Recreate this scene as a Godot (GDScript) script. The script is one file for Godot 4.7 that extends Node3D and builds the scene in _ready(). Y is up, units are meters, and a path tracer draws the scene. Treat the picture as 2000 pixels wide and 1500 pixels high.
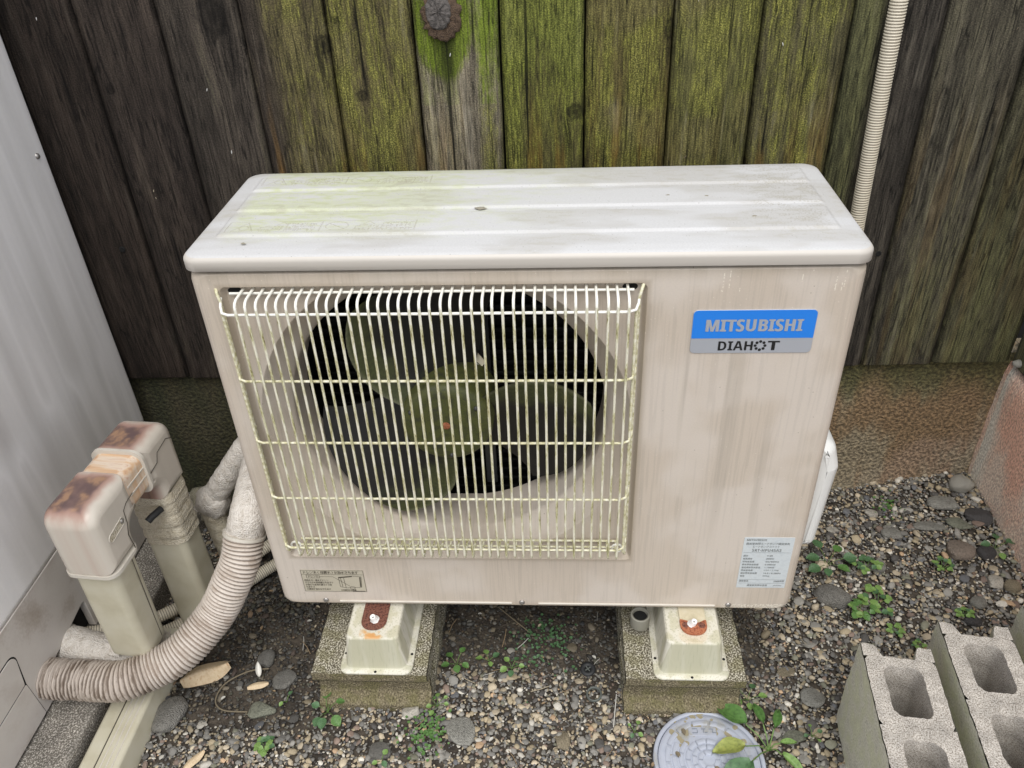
extends Node3D
# A heat pump unit on plastic feet and concrete blocks before a mossy plank wall.
const G := 0.17   # height of the unit's underside above the ground
var rng := RandomNumberGenerator.new()
var M := {}
var counts := {}
var camera_at := Vector3(0.0490, 1.05183 + G, 0.8728)


# ---------------------------------------------------------------- mesh helper
class MB:
	var v := PackedVector3Array()
	var n := PackedVector3Array()
	var uv := PackedVector2Array()
	var ix := PackedInt32Array()

	func grid(rows: Array, wrap := false, uvf = null, hint := Vector3.ZERO) -> MB:
		var b := v.size()
		var m: int = rows[0].size()
		var w := m + 1 if wrap else m
		var k := rows.size()
		var cen := Vector3.ZERO
		for i in k:
			var r: PackedVector3Array = rows[i]
			for j in w:
				var p: Vector3 = r[j % m]
				v.append(p)
				cen += p
				if uvf != null:
					uv.append(uvf.call(p))
				else:
					uv.append(Vector2(float(j) / float(w - 1), float(i) / float(maxi(k - 1, 1))))
		cen /= float(k * w)
		var nn := PackedVector3Array()
		nn.resize(k * w)
		var s := 0.0
		for i in k - 1:
			for j in w - 1:
				var a := i * w + j
				for t in 2:
					var q := a + 1 if t == 0 else a + w + 1
					var e := a + w + 1 if t == 0 else a + w
					var pa := v[b + a]
					var f := (v[b + e] - pa).cross(v[b + q] - pa)
					nn[a] += f
					nn[q] += f
					nn[e] += f
					s += f.dot(hint) if hint != Vector3.ZERO else f.dot(pa - cen)
		if wrap:
			for i in k:
				var t := nn[i * w] + nn[i * w + m]
				nn[i * w] = t
				nn[i * w + m] = t
		var sg := -1.0 if s < 0.0 else 1.0
		for i in k * w:
			n.append((nn[i] * sg).normalized() if nn[i].length_squared() > 0.0 else Vector3.UP)
		for i in k - 1:
			for j in w - 1:
				var a := b + i * w + j
				if sg > 0.0:
					ix.append_array([a, a + 1, a + w + 1, a, a + w + 1, a + w])
				else:
					ix.append_array([a, a + w + 1, a + 1, a, a + w, a + w + 1])
		return self

	func cap(loop: PackedVector3Array, nor: Vector3, uvf = null) -> MB:
		var t1 := nor.cross(Vector3.UP)
		if t1.length() < 0.1:
			t1 = nor.cross(Vector3.RIGHT)
		t1 = t1.normalized()
		var t2 := nor.cross(t1)
		var p2 := PackedVector2Array()
		for p in loop:
			p2.append(Vector2(p.dot(t1), p.dot(t2)))
		var tri := Geometry2D.triangulate_polygon(p2)
		var b := v.size()
		for p in loop:
			v.append(p)
			n.append(nor)
			uv.append(uvf.call(p) if uvf != null else Vector2(p.dot(t1), p.dot(t2)))
		for i in range(0, tri.size(), 3):
			var A := loop[tri[i]]
			var f := (loop[tri[i + 2]] - A).cross(loop[tri[i + 1]] - A)
			if f.dot(nor) >= 0.0:
				ix.append_array([b + tri[i], b + tri[i + 1], b + tri[i + 2]])
			else:
				ix.append_array([b + tri[i], b + tri[i + 2], b + tri[i + 1]])
		return self

	func mesh() -> ArrayMesh:
		var a := []
		a.resize(Mesh.ARRAY_MAX)
		a[Mesh.ARRAY_VERTEX] = v
		a[Mesh.ARRAY_NORMAL] = n
		a[Mesh.ARRAY_TEX_UV] = uv
		a[Mesh.ARRAY_INDEX] = ix
		var m := ArrayMesh.new()
		m.add_surface_from_arrays(Mesh.PRIMITIVE_TRIANGLES, a)
		return m

	# a tube or duct: a 2-D profile carried along a path, side = where the profile's x points at the start
	func sweep(path: PackedVector3Array, prof: PackedVector2Array, side: Vector3, caps := true, scales := PackedFloat32Array()) -> MB:
		var rows := []
		var sd := side
		var k := path.size()
		for i in k:
			var t := (path[mini(i + 1, k - 1)] - path[maxi(i - 1, 0)]).normalized()
			sd = (sd - t * sd.dot(t)).normalized()
			var up := t.cross(sd)
			var sc := scales[i] if scales.size() else 1.0
			var r := PackedVector3Array()
			for q in prof:
				r.append(path[i] + (sd * q.x + up * q.y) * sc)
			rows.append(r)
		grid(rows, true)
		if caps:
			cap(rows[0], (path[0] - path[1]).normalized())
			cap(rows[k - 1], (path[k - 1] - path[k - 2]).normalized())
		return self

	func lathe(prof: PackedVector2Array, seg := 32, axis := Basis(), at := Vector3.ZERO) -> MB:   # prof: (radius, along y)
		var rows := []
		for q in prof:
			var r := PackedVector3Array()
			for j in seg:
				var a := TAU * j / seg
				r.append(at + axis * Vector3(cos(a) * q.x, q.y, sin(a) * q.x))
			rows.append(r)
		return grid(rows, true)

	func box(c: Vector3, h: Vector3, r := 0.002, uvf = null, st := 2) -> MB:   # rounded box: half sizes h
		var rows := []
		for s in [-1, 1]:
			for q in st + 1:
				var a: float = PI / 2 * (q if s < 0 else st - q) / st
				var ins := r * (1.0 - sin(a))
				var y: float = s * (h.y - r * (1.0 - cos(a)))
				rows.append(MB.rr3(c + Vector3(0, y, 0), h.x - ins, h.z - ins, maxf(r - ins, r * 0.15), st))
		grid(rows, true, uvf)
		cap(rows[0], Vector3.DOWN, uvf)
		cap(rows[rows.size() - 1], Vector3.UP, uvf)
		return self

	static func rr3(c: Vector3, hx: float, hz: float, r: float, st := 3) -> PackedVector3Array:
		var o := PackedVector3Array()
		for q in MB.rrect(hx, hz, r, st):
			o.append(c + Vector3(q.x, 0, q.y))
		return o

	static func rrect(hx: float, hy: float, r: float, st := 3) -> PackedVector2Array:
		var o := PackedVector2Array()
		for k in 4:
			var cx := (hx - r) * (1.0 if k == 0 or k == 3 else -1.0)
			var cy := (hy - r) * (1.0 if k < 2 else -1.0)
			for q in st + 1:
				var a := PI / 2 * (k + float(q) / st)
				o.append(Vector2(cx + cos(a) * r, cy + sin(a) * r))
		return o

	static func circle(r: float, seg: int) -> PackedVector2Array:
		var o := PackedVector2Array()
		for j in seg:
			o.append(Vector2(cos(TAU * j / seg), sin(TAU * j / seg)) * r)
		return o

	# polygon (counter-clockwise) with filleted corners, moved inwards by ins
	static func fillet(c: PackedVector2Array, rad: Array, ins := 0.0, st := 4) -> PackedVector2Array:
		var o := PackedVector2Array()
		var k := c.size()
		for i in k:
			var d0 := (c[i] - c[(i + k - 1) % k]).normalized()
			var d1 := (c[(i + 1) % k] - c[i]).normalized()
			var n0 := Vector2(-d0.y, d0.x)
			var n1 := Vector2(-d1.y, d1.x)
			var P := c[i] + (n0 + n1) * ins / (1.0 + n0.dot(n1))
			var cr := d0.cross(d1)
			var rr: float = rad[i % rad.size()]
			var sgn := 1.0 if cr > 0.0 else -1.0
			var r2 := maxf(rr - ins, 0.0004) if cr > 0.0 else rr + ins
			var th := absf(d0.angle_to(d1))
			var tl := r2 * tan(th / 2)
			var cc := P - d0 * tl + n0 * r2 * sgn
			var from := P - d0 * tl - cc
			for q in st + 1:
				o.append(cc + from.rotated(sgn * th * q / st))
		return o

	# a filleted polygon in xy given depth along z (z0..z1) and rounded edges
	func slab(c: PackedVector2Array, rad: Array, z0: float, z1: float, bev := 0.0, st := 4, xf := Transform3D(), uvf = null, bst := 3, back := true) -> MB:
		var rows := []
		var seq := []
		if bev <= 0.0:
			seq = [[0.0, z0], [0.0, z1]]
		else:
			for q in bst + 1:
				var a := PI / 2 * q / bst
				seq.append([bev * (1.0 - sin(a)), z0 + bev * (1.0 - cos(a))])
			for q in bst + 1:
				var a := PI / 2 * (bst - q) / bst
				seq.append([bev * (1.0 - sin(a)), z1 - bev * (1.0 - cos(a))])
		for e in seq:
			var r := PackedVector3Array()
			for q in MB.fillet(c, rad, e[0], st):
				r.append(xf * Vector3(q.x, q.y, e[1]))
			rows.append(r)
		grid(rows, true, uvf)
		if back:
			cap(rows[0], xf.basis * Vector3(0, 0, -1), uvf)
		cap(rows[rows.size() - 1], xf.basis * Vector3(0, 0, 1), uvf)
		return self


static func spline(pts: Array, per := 8) -> PackedVector3Array:
	var o := PackedVector3Array()
	var k := pts.size()
	for i in k - 1:
		var p0: Vector3 = pts[maxi(i - 1, 0)]
		var p1: Vector3 = pts[i]
		var p2: Vector3 = pts[i + 1]
		var p3: Vector3 = pts[mini(i + 2, k - 1)]
		for q in per:
			o.append(p1.cubic_interpolate(p2, p0, p3, float(q) / per))
	o.append(pts[k - 1])
	return o


static func even(path: PackedVector3Array, step: float) -> PackedVector3Array:   # the same path with evenly spaced points
	var o := PackedVector3Array([path[0]])
	var left := step
	for i in path.size() - 1:
		var a := path[i]
		var d := a.distance_to(path[i + 1])
		var at := 0.0
		while d - at >= left:
			at += left
			o.append(a.lerp(path[i + 1], at / d))
			left = step
		left -= d - at
	return o


# ---------------------------------------------------------------- nodes
func numbered(parent: Node, called: String) -> String:
	var key := str(parent.get_instance_id()) + called
	var k: int = counts.get(key, 0)
	counts[key] = k + 1
	return called if k == 0 else "%s_%03d" % [called, k]


func obj(called: String, m: Mesh, mt: Material, parent: Node = self, at := Vector3.ZERO) -> MeshInstance3D:
	var o := MeshInstance3D.new()
	o.mesh = m
	o.material_override = mt
	o.name = numbered(parent, called)
	o.position = at
	parent.add_child(o, true)
	return o


func thing(called: String, label: String, category: String, at := Vector3.ZERO, group := "", turn := 0.0) -> Node3D:
	var o := Node3D.new()
	o.name = numbered(self, called)
	add_child(o, true)
	o.position = at
	o.rotation.y = turn
	tag(o, label, category, group)
	return o


func holder(called: String, parent: Node) -> Node3D:
	var o := Node3D.new()
	o.name = numbered(parent, called)
	parent.add_child(o, true)
	return o


func tag(o: Node, label: String, category: String, group := "") -> Node:
	o.set_meta("label", label)
	o.set_meta("category", category)
	if group:
		o.set_meta("group", group)
	return o


# ---------------------------------------------------------------- textures and materials
static func sm(a: float, b: float, t: float) -> float:
	var u := clampf((t - a) / (b - a), 0.0, 1.0)
	return u * u * (3.0 - 2.0 * u)


func nz(w: int, h: int, freq: float, sd: int, oct := 4, sx := 1, sy := 1) -> PackedByteArray:   # noise bytes, stretched sx or sy times
	var f := FastNoiseLite.new()
	f.noise_type = FastNoiseLite.TYPE_SIMPLEX_SMOOTH
	f.seed = sd
	f.frequency = freq
	f.fractal_octaves = oct
	var im := f.get_image(maxi(w / sx, 4), maxi(h / sy, 4))
	im.convert(Image.FORMAT_L8)
	if sx > 1 or sy > 1:
		im.resize(w, h, Image.INTERPOLATE_CUBIC)
	return im.get_data()


func tex(w: int, h: int, d: PackedByteArray, grey := false) -> ImageTexture:
	return ImageTexture.create_from_image(Image.create_from_data(w, h, false, Image.FORMAT_L8 if grey else Image.FORMAT_RGB8, d))


func mat(c: Color, rough := 0.7, metal := 0.0, spec := 0.5) -> StandardMaterial3D:   # c in linear values
	var m := StandardMaterial3D.new()
	m.albedo_color = c.linear_to_srgb()
	m.roughness = rough
	m.metallic = metal
	m.metallic_specular = spec
	return m


func tmat(t: Texture2D, rough := 0.7, bump: Texture2D = null, depth := 0.1, tri := 0.0) -> StandardMaterial3D:   # tri: metres that one tile covers (triplanar)
	var m := StandardMaterial3D.new()
	m.albedo_texture = t
	m.roughness = rough
	if bump:
		m.heightmap_enabled = true
		m.heightmap_texture = bump
		m.heightmap_scale = depth
	if tri > 0.0:
		m.uv1_triplanar = true
		m.uv1_world_triplanar = true
		m.uv1_scale = Vector3.ONE / tri
	return m


# a tiling two- or three-tone texture: tones are sRGB bytes picked by the noise value
func tones(w: int, freq: float, sd: int, cols: Array, fine := 0.25, sx := 1, sy := 1) -> ImageTexture:
	var f := FastNoiseLite.new()
	f.noise_type = FastNoiseLite.TYPE_SIMPLEX_SMOOTH
	f.seed = sd
	f.frequency = freq
	f.fractal_octaves = 5
	var a := f.get_seamless_image(w / sx, w / sy)
	a.convert(Image.FORMAT_L8)
	a.resize(w, w, Image.INTERPOLATE_CUBIC)
	f.seed = sd + 7
	f.frequency = 0.35
	f.fractal_octaves = 2
	var b := f.get_seamless_image(w, w)
	b.convert(Image.FORMAT_L8)
	var A := a.get_data()
	var B := b.get_data()
	var lut := PackedByteArray()
	for i in 256:
		var t := i / 255.0 * (cols.size() - 1)
		var k := mini(int(t), cols.size() - 2)
		var c: Vector3 = (cols[k] as Vector3).lerp(cols[k + 1], t - k)
		lut.append_array([int(c.x), int(c.y), int(c.z)])
	var d := PackedByteArray()
	d.resize(w * w * 3)
	var e := 0
	for i in w * w:
		var g := clampi(int(A[i] + (B[i] - 128) * fine), 0, 255) * 3
		d[e] = lut[g]
		d[e + 1] = lut[g + 1]
		d[e + 2] = lut[g + 2]
		e += 3
	return tex(w, w, d)


func bumps(w: int, freq: float, sd: int, oct := 3) -> ImageTexture:
	var f := FastNoiseLite.new()
	f.noise_type = FastNoiseLite.TYPE_SIMPLEX_SMOOTH
	f.seed = sd
	f.frequency = freq
	f.fractal_octaves = oct
	var a := f.get_seamless_image(w, w)
	a.convert(Image.FORMAT_L8)
	return ImageTexture.create_from_image(a)


func text(parent: Node, called: String, s: String, box: Rect2, z: float, mt: Material, shear := 0.0) -> MeshInstance3D:   # flat lettering that fills the box
	var t := TextMesh.new()
	var f := SystemFont.new()
	f.font_names = PackedStringArray(["Droid Sans"])
	f.font_weight = 700
	t.font = f
	t.text = s
	t.font_size = 64
	t.pixel_size = 0.01
	t.depth = 0.0
	t.curve_step = 1.0
	var arr := t.get_mesh_arrays()
	var v: PackedVector3Array = arr[Mesh.ARRAY_VERTEX]
	var lo := Vector2(1e9, 1e9)
	var hi := -lo
	for p in v:
		lo = lo.min(Vector2(p.x, p.y))
		hi = hi.max(Vector2(p.x, p.y))
	for i in v.size():
		var q := (Vector2(v[i].x, v[i].y) - lo) / (hi - lo)
		v[i] = Vector3(box.position.x + q.x * box.size.x + shear * (q.y - 0.5), box.position.y + q.y * box.size.y, z)
	var out := []
	out.resize(Mesh.ARRAY_MAX)
	out[Mesh.ARRAY_VERTEX] = v
	var nn := PackedVector3Array()
	nn.resize(v.size())
	nn.fill(Vector3(0, 0, 1))
	out[Mesh.ARRAY_NORMAL] = nn
	out[Mesh.ARRAY_INDEX] = arr[Mesh.ARRAY_INDEX]
	var m := ArrayMesh.new()
	m.add_surface_from_arrays(Mesh.PRIMITIVE_TRIANGLES, out)
	return obj(called, m, mt, parent)


static func rise(x: float, z: float) -> float:   # the ground climbs a little into the corner on the right
	return 0.055 * sm(0.5, 0.95, x) * sm(0.15, -0.45, z)


func V(x: float, z: float, up := 0.0) -> Vector3:
	return Vector3(x, rise(x, z) + up, z)


# planks: x of the joints, then per plank: colour (sRGB), moss 0..1, orange 0..1
var joints := [-0.95, -0.812, -0.682, -0.557, -0.430, -0.302, -0.172, -0.042, 0.0865, 0.218, 0.349, 0.481, 0.618, 0.751, 0.895]
var plank_tone := [Vector3(40, 34, 30), Vector3(51, 44, 39), Vector3(58, 51, 46), Vector3(66, 60, 54), Vector3(88, 80, 60), Vector3(92, 84, 60), Vector3(124, 116, 100),
	Vector3(92, 88, 54), Vector3(96, 88, 54), Vector3(92, 90, 56), Vector3(92, 88, 62), Vector3(58, 54, 49), Vector3(76, 72, 62), Vector3(80, 77, 60)]
var plank_moss := [0.0, 0.0, 0.06, 0.12, 0.62, 0.72, 0.55, 0.98, 0.86, 0.7, 0.72, 0.1, 0.3, 0.36]
var plank_rust := [0.0, 0.0, 0.0, 0.0, 0.5, 0.45, 0.25, 0.5, 0.6, 0.15, 0.35, 0.0, 0.12, 0.1]
# knots painted in the grain: x, y, half width, half height
var knots := [[-0.472, 0.82, 0.02, 0.028], [-0.311, 0.775, 0.011, 0.014], [-0.262, 0.698, 0.008, 0.008], [-0.288, 0.81, 0.006, 0.005], [0.072, 0.662, 0.013, 0.012], [-0.66, 0.72, 0.006, 0.008], [0.212, 0.78, 0.006, 0.016]]


func fence_textures() -> void:
	var w := 2048
	var h := 1024
	var x0 := -0.95
	var pw := 1.88
	var y0 := 0.14
	var ph := 0.82
	var A := nz(w, h, 0.05, 11, 4, 1, 40)      # long streaks
	var B := nz(w, h, 0.22, 12, 3, 1, 14)      # fine grain
	var C := nz(w, h, 0.004, 13, 4)            # blotches
	var D := nz(w, h, 0.16, 14, 4, 1, 3)       # lichen crumbs
	var E := nz(w, h, 0.022, 15, 4, 1, 12)     # medium streaks
	var F := nz(w, h, 0.32, 16, 2)
	var d := PackedByteArray()
	d.resize(w * h * 3)
	var hh := PackedByteArray()
	hh.resize(w * h)
	var bent := PackedFloat32Array()
	bent.resize(w)
	for j in h:
		var y := y0 + ph * (1.0 - (j + 0.5) / h)
		for i in w:
			bent[i] = 0.0
		var dark := PackedFloat32Array()
		dark.resize(w)
		for q in knots:   # the grain flows round a knot
			var dy: float = (y - q[1]) / q[3]
			if absf(dy) > 6.0:
				continue
			var fall := exp(-dy * dy * 0.10)
			var i0 := clampi(int((q[0] - q[2] * 4.0 - x0) / pw * w), 0, w - 1)
			var i1 := clampi(int((q[0] + q[2] * 4.0 - x0) / pw * w), 0, w - 1)
			for i in range(i0, i1):
				var dx: float = (x0 + pw * i / w - q[0]) / q[2]
				bent[i] += -dx * exp(-dx * dx * 0.35) * fall * q[2] * 0.55
				var r := dx * dx + dy * dy
				if r < 2.2:
					dark[i] = maxf(dark[i], (1.0 - sm(0.3, 2.2, r + 1.6 * (D[j * w + i] / 255.0 - 0.5))) * (0.5 + 0.12 * sin(sqrt(r) * 9.0)))
		var k := 0
		for i in w:
			var x := x0 + pw * (i + 0.5) / w
			while k < joints.size() - 2 and x > joints[k + 1]:
				k += 1
			var ii := clampi(i + int(bent[i] / pw * w), 0, w - 1)
			var o := j * w + ii
			var p := j * w + i
			var a := A[o] / 255.0
			var b := B[o] / 255.0
			var c := C[p] / 255.0
			var e := E[o] / 255.0
			var dd := D[p] / 255.0
			var col: Vector3 = plank_tone[k]
			var ms: float = plank_moss[k]
			var across: float = (x - joints[k]) / (joints[k + 1] - joints[k])
			if k == 4:
				ms *= 0.35 + 0.65 * sm(0.05, 0.5, across)
				col = Vector3(66, 59, 52).lerp(col, sm(0.1, 0.45, across))
			elif k == 11:   # behind the conduit: green on its left third, dark beyond
				ms = lerpf(0.5, 0.03, sm(0.2, 0.42, across))
				col = Vector3(80, 80, 56).lerp(col, sm(0.2, 0.42, across))
			elif k == 6:    # the plank with the branch stub: grey, with moss round the stub
				var rx := (x + 0.126) / 0.045
				var ry := (y - 0.80) / 0.075
				var rr := rx * rx + ry * ry
				ms = lerpf(1.1, 0.30, sm(0.6, 1.5, rr)) if y > 0.68 else 0.30
				ms = lerpf(ms, 0.75, sm(0.62, 0.8, across))
				var seam := absf(x + 0.1245 - 0.006 * (y - 0.6))
				if y < 0.78:
					dark[i] = maxf(dark[i], (1.0 - sm(0.001, 0.0022, seam)) * 0.9)
					dark[i] = maxf(dark[i], (1.0 - sm(0.002, 0.02, seam)) * 0.7 * sm(0.66, 0.77, y))
			elif k == 7:
				ms *= 0.85 + 0.25 * sm(0.5, 0.8, y)
			elif k == 3:
				ms *= 0.3 + 2.2 * sm(0.55, 0.85, a)
			if k <= 2 or k >= 12:
				ms *= 0.55 + 1.1 * sm(0.75, 0.3, y)
			var ff := F[p] / 255.0
			var lum := 0.50 + 0.48 * e + 0.30 * (a - 0.3) + 0.46 * (b - 0.5) + 0.52 * (ff - 0.5)
			lum *= 1.0 - 0.45 * (1.0 - sm(0.010, 0.030, absf(a - 0.5))) * sm(0.35, 0.6, e) - 0.35 * (1.0 - sm(0.010, 0.03, absf(E[o] / 255.0 - 0.42))) * sm(0.4, 0.55, c)
			col *= lum
			var grey := sm(0.60, 0.80, a) * sm(0.4, 0.62, c) * 0.55
			col = col.lerp(Vector3(142, 136, 122) * (0.6 + 0.5 * b) * (0.55 if k < 4 else 1.0), grey * (0.45 if k < 4 or k >= 11 else 0.95))
			var ru: float = sm(0.52, 0.70, E[j * w + clampi(w - 1 - ii, 0, w - 1)] / 255.0) * sm(0.75, 0.5, y) * plank_rust[k]
			col = col.lerp(Vector3(134, 92, 34) * (0.55 + 0.8 * b), clampf(ru * 0.9, 0.0, 0.8))
			var mk := clampf(ms * 1.15 - 0.22 + (e - 0.5) * 1.9 + (dd - 0.5) * 0.7 + (b - 0.5) * 0.5 + (c - 0.5) * 0.9, 0.0, 1.0) * minf(ms * 1.3, 0.95)
			var f := F[p] / 255.0
			var green := Vector3(66, 68, 32).lerp(Vector3(110, 110, 52), sm(0.25, 0.8, 0.45 * dd + 0.35 * f + 0.2 * b))
			green = green.lerp(Vector3(138, 132, 84), sm(0.6, 0.85, 0.5 * E[o] / 255.0 + 0.5 * f) * 0.45)
			green = green.lerp(Vector3(88, 80, 58), sm(0.4, 0.7, c) * (0.25 if k == 7 else 0.6))
			if k == 7:
				green = green.lerp(Vector3(86, 106, 34), 0.3 * sm(0.5, 0.8, y))
			if k == 6 and y > 0.68:
				green = Vector3(82, 98, 26)
			if k >= 11 or k < 4:
				green = Vector3(84, 84, 56)
			col = col.lerp(green * (0.54 + 0.50 * b + 0.66 * (f - 0.35)) * (1.0 - 0.4 * (1.0 - sm(0.010, 0.030, absf(a - 0.5)))), mk * 0.88)
			var cr := sm(0.17, 0.11, a) * 0.6 + sm(0.2, 0.08, b) * 0.32    # checks along the grain
			var edge := 1.0 - sm(0.0, 0.035, minf(across, 1.0 - across))
			var dk := clampf(dark[i], 0.0, 0.95)
			col *= (1.0 - cr) * (1.0 - 0.25 * edge) * (1.0 - dk * 0.72) * (1.16 if k < 4 else (1.24 if k < 11 else 1.26))
			var g := p * 3
			d[g] = clampi(int(col.x), 0, 255)
			d[g + 1] = clampi(int(col.y), 0, 255)
			d[g + 2] = clampi(int(col.z), 0, 255)
			hh[p] = clampi(int(105.0 + 70.0 * (a - 0.5) + 60.0 * (b - 0.5) + mk * 34.0 * dd + 90.0 * (F[p] / 255.0 - 0.5) - cr * 70.0 - dk * 40.0), 0, 255)
	M.plank = tmat(tex(w, h, d), 0.86, tex(w, h, hh, true), 0.28)
	M.plank.metallic_specular = 0.3


func plank_uv(p: Vector3) -> Vector2:
	return Vector2((p.x + 0.95) / 1.88, 1.0 - (p.y - 0.14) / 0.82)


func wall_textures() -> void:
	var w := 2048
	var h := 400
	var A := nz(w, h, 0.003, 21, 5)
	var B := nz(w, h, 0.10, 22, 5)
	var C := nz(w, h, 0.01, 23, 4, 1, 4)
	var D := nz(w, h, 0.33, 24, 2)
	var d := PackedByteArray()
	d.resize(w * h * 3)
	var hh := PackedByteArray()
	hh.resize(w * h)
	for j in h:
		var y := 1.0 - (j + 0.5) / h     # 0 at the ground, 1 at the top
		for i in w:
			var x := -0.95 + 1.9 * (i + 0.5) / w
			var p := j * w + i
			var a := A[p] / 255.0
			var b := B[p] / 255.0
			var c := C[p] / 255.0
			var col := Vector3(96, 80, 60).lerp(Vector3(110, 94, 78), sm(0.35, 0.7, a))
			col = col.lerp(Vector3(108, 104, 90), sm(0.45, 0.75, c) * 0.6)
			var gr := sm(0.62, 0.95, y + 0.25 * (c - 0.5)) * 0.85
			gr = maxf(gr, (1.0 - sm(-0.5, 0.70, x)) * (0.55 + 0.5 * c))
			col = col.lerp(Vector3(52, 54, 34) if x < -0.3 else Vector3(58, 57, 34), clampf(gr, 0.0, 0.95))
			col = col.lerp(Vector3(140, 138, 124), sm(0.12, 0.0, y + 0.12 * (b - 0.5)) * 0.6)
			col *= (0.50 + 0.70 * b + 0.50 * (D[p] / 255.0 - 0.5)) * lerpf(1.1, 1.55, sm(-0.4, 0.4, x))
			var g := p * 3
			d[g] = clampi(int(col.x), 0, 255)
			d[g + 1] = clampi(int(col.y), 0, 255)
			d[g + 2] = clampi(int(col.z), 0, 255)
			hh[p] = clampi(int(128 + 170.0 * (b - 0.5) + 70.0 * (D[p] / 255.0 - 0.5)), 0, 255)
	M.footing = tmat(tex(w, h, d), 0.9, tex(w, h, hh, true), 0.45)
	for j in h:
		var y := 1.0 - (j + 0.5) / h
		for i in w:
			var p := j * w + i
			var b := B[p] / 255.0
			var s := float(i) / w          # 0 at the corner, 1 near the camera
			var col := Vector3(238, 216, 200).lerp(Vector3(240, 190, 168), sm(0.12, 0.6, A[p] / 255.0 + 0.30 * (y - 0.5)))
			col = col.lerp(Vector3(230, 230, 220), (1.0 - sm(0.0, 0.06, s + 0.05 * (C[p] / 255.0 - 0.5))) * 0.8)
			col *= 0.72 + 0.52 * b + 0.40 * (D[p] / 255.0 - 0.5)
			var g := p * 3
			d[g] = clampi(int(col.x), 0, 255)
			d[g + 1] = clampi(int(col.y), 0, 255)
			d[g + 2] = clampi(int(col.z), 0, 255)
	M.side_wall = tmat(tex(w, h, d), 0.9, tex(w, h, hh, true), 0.18)


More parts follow.
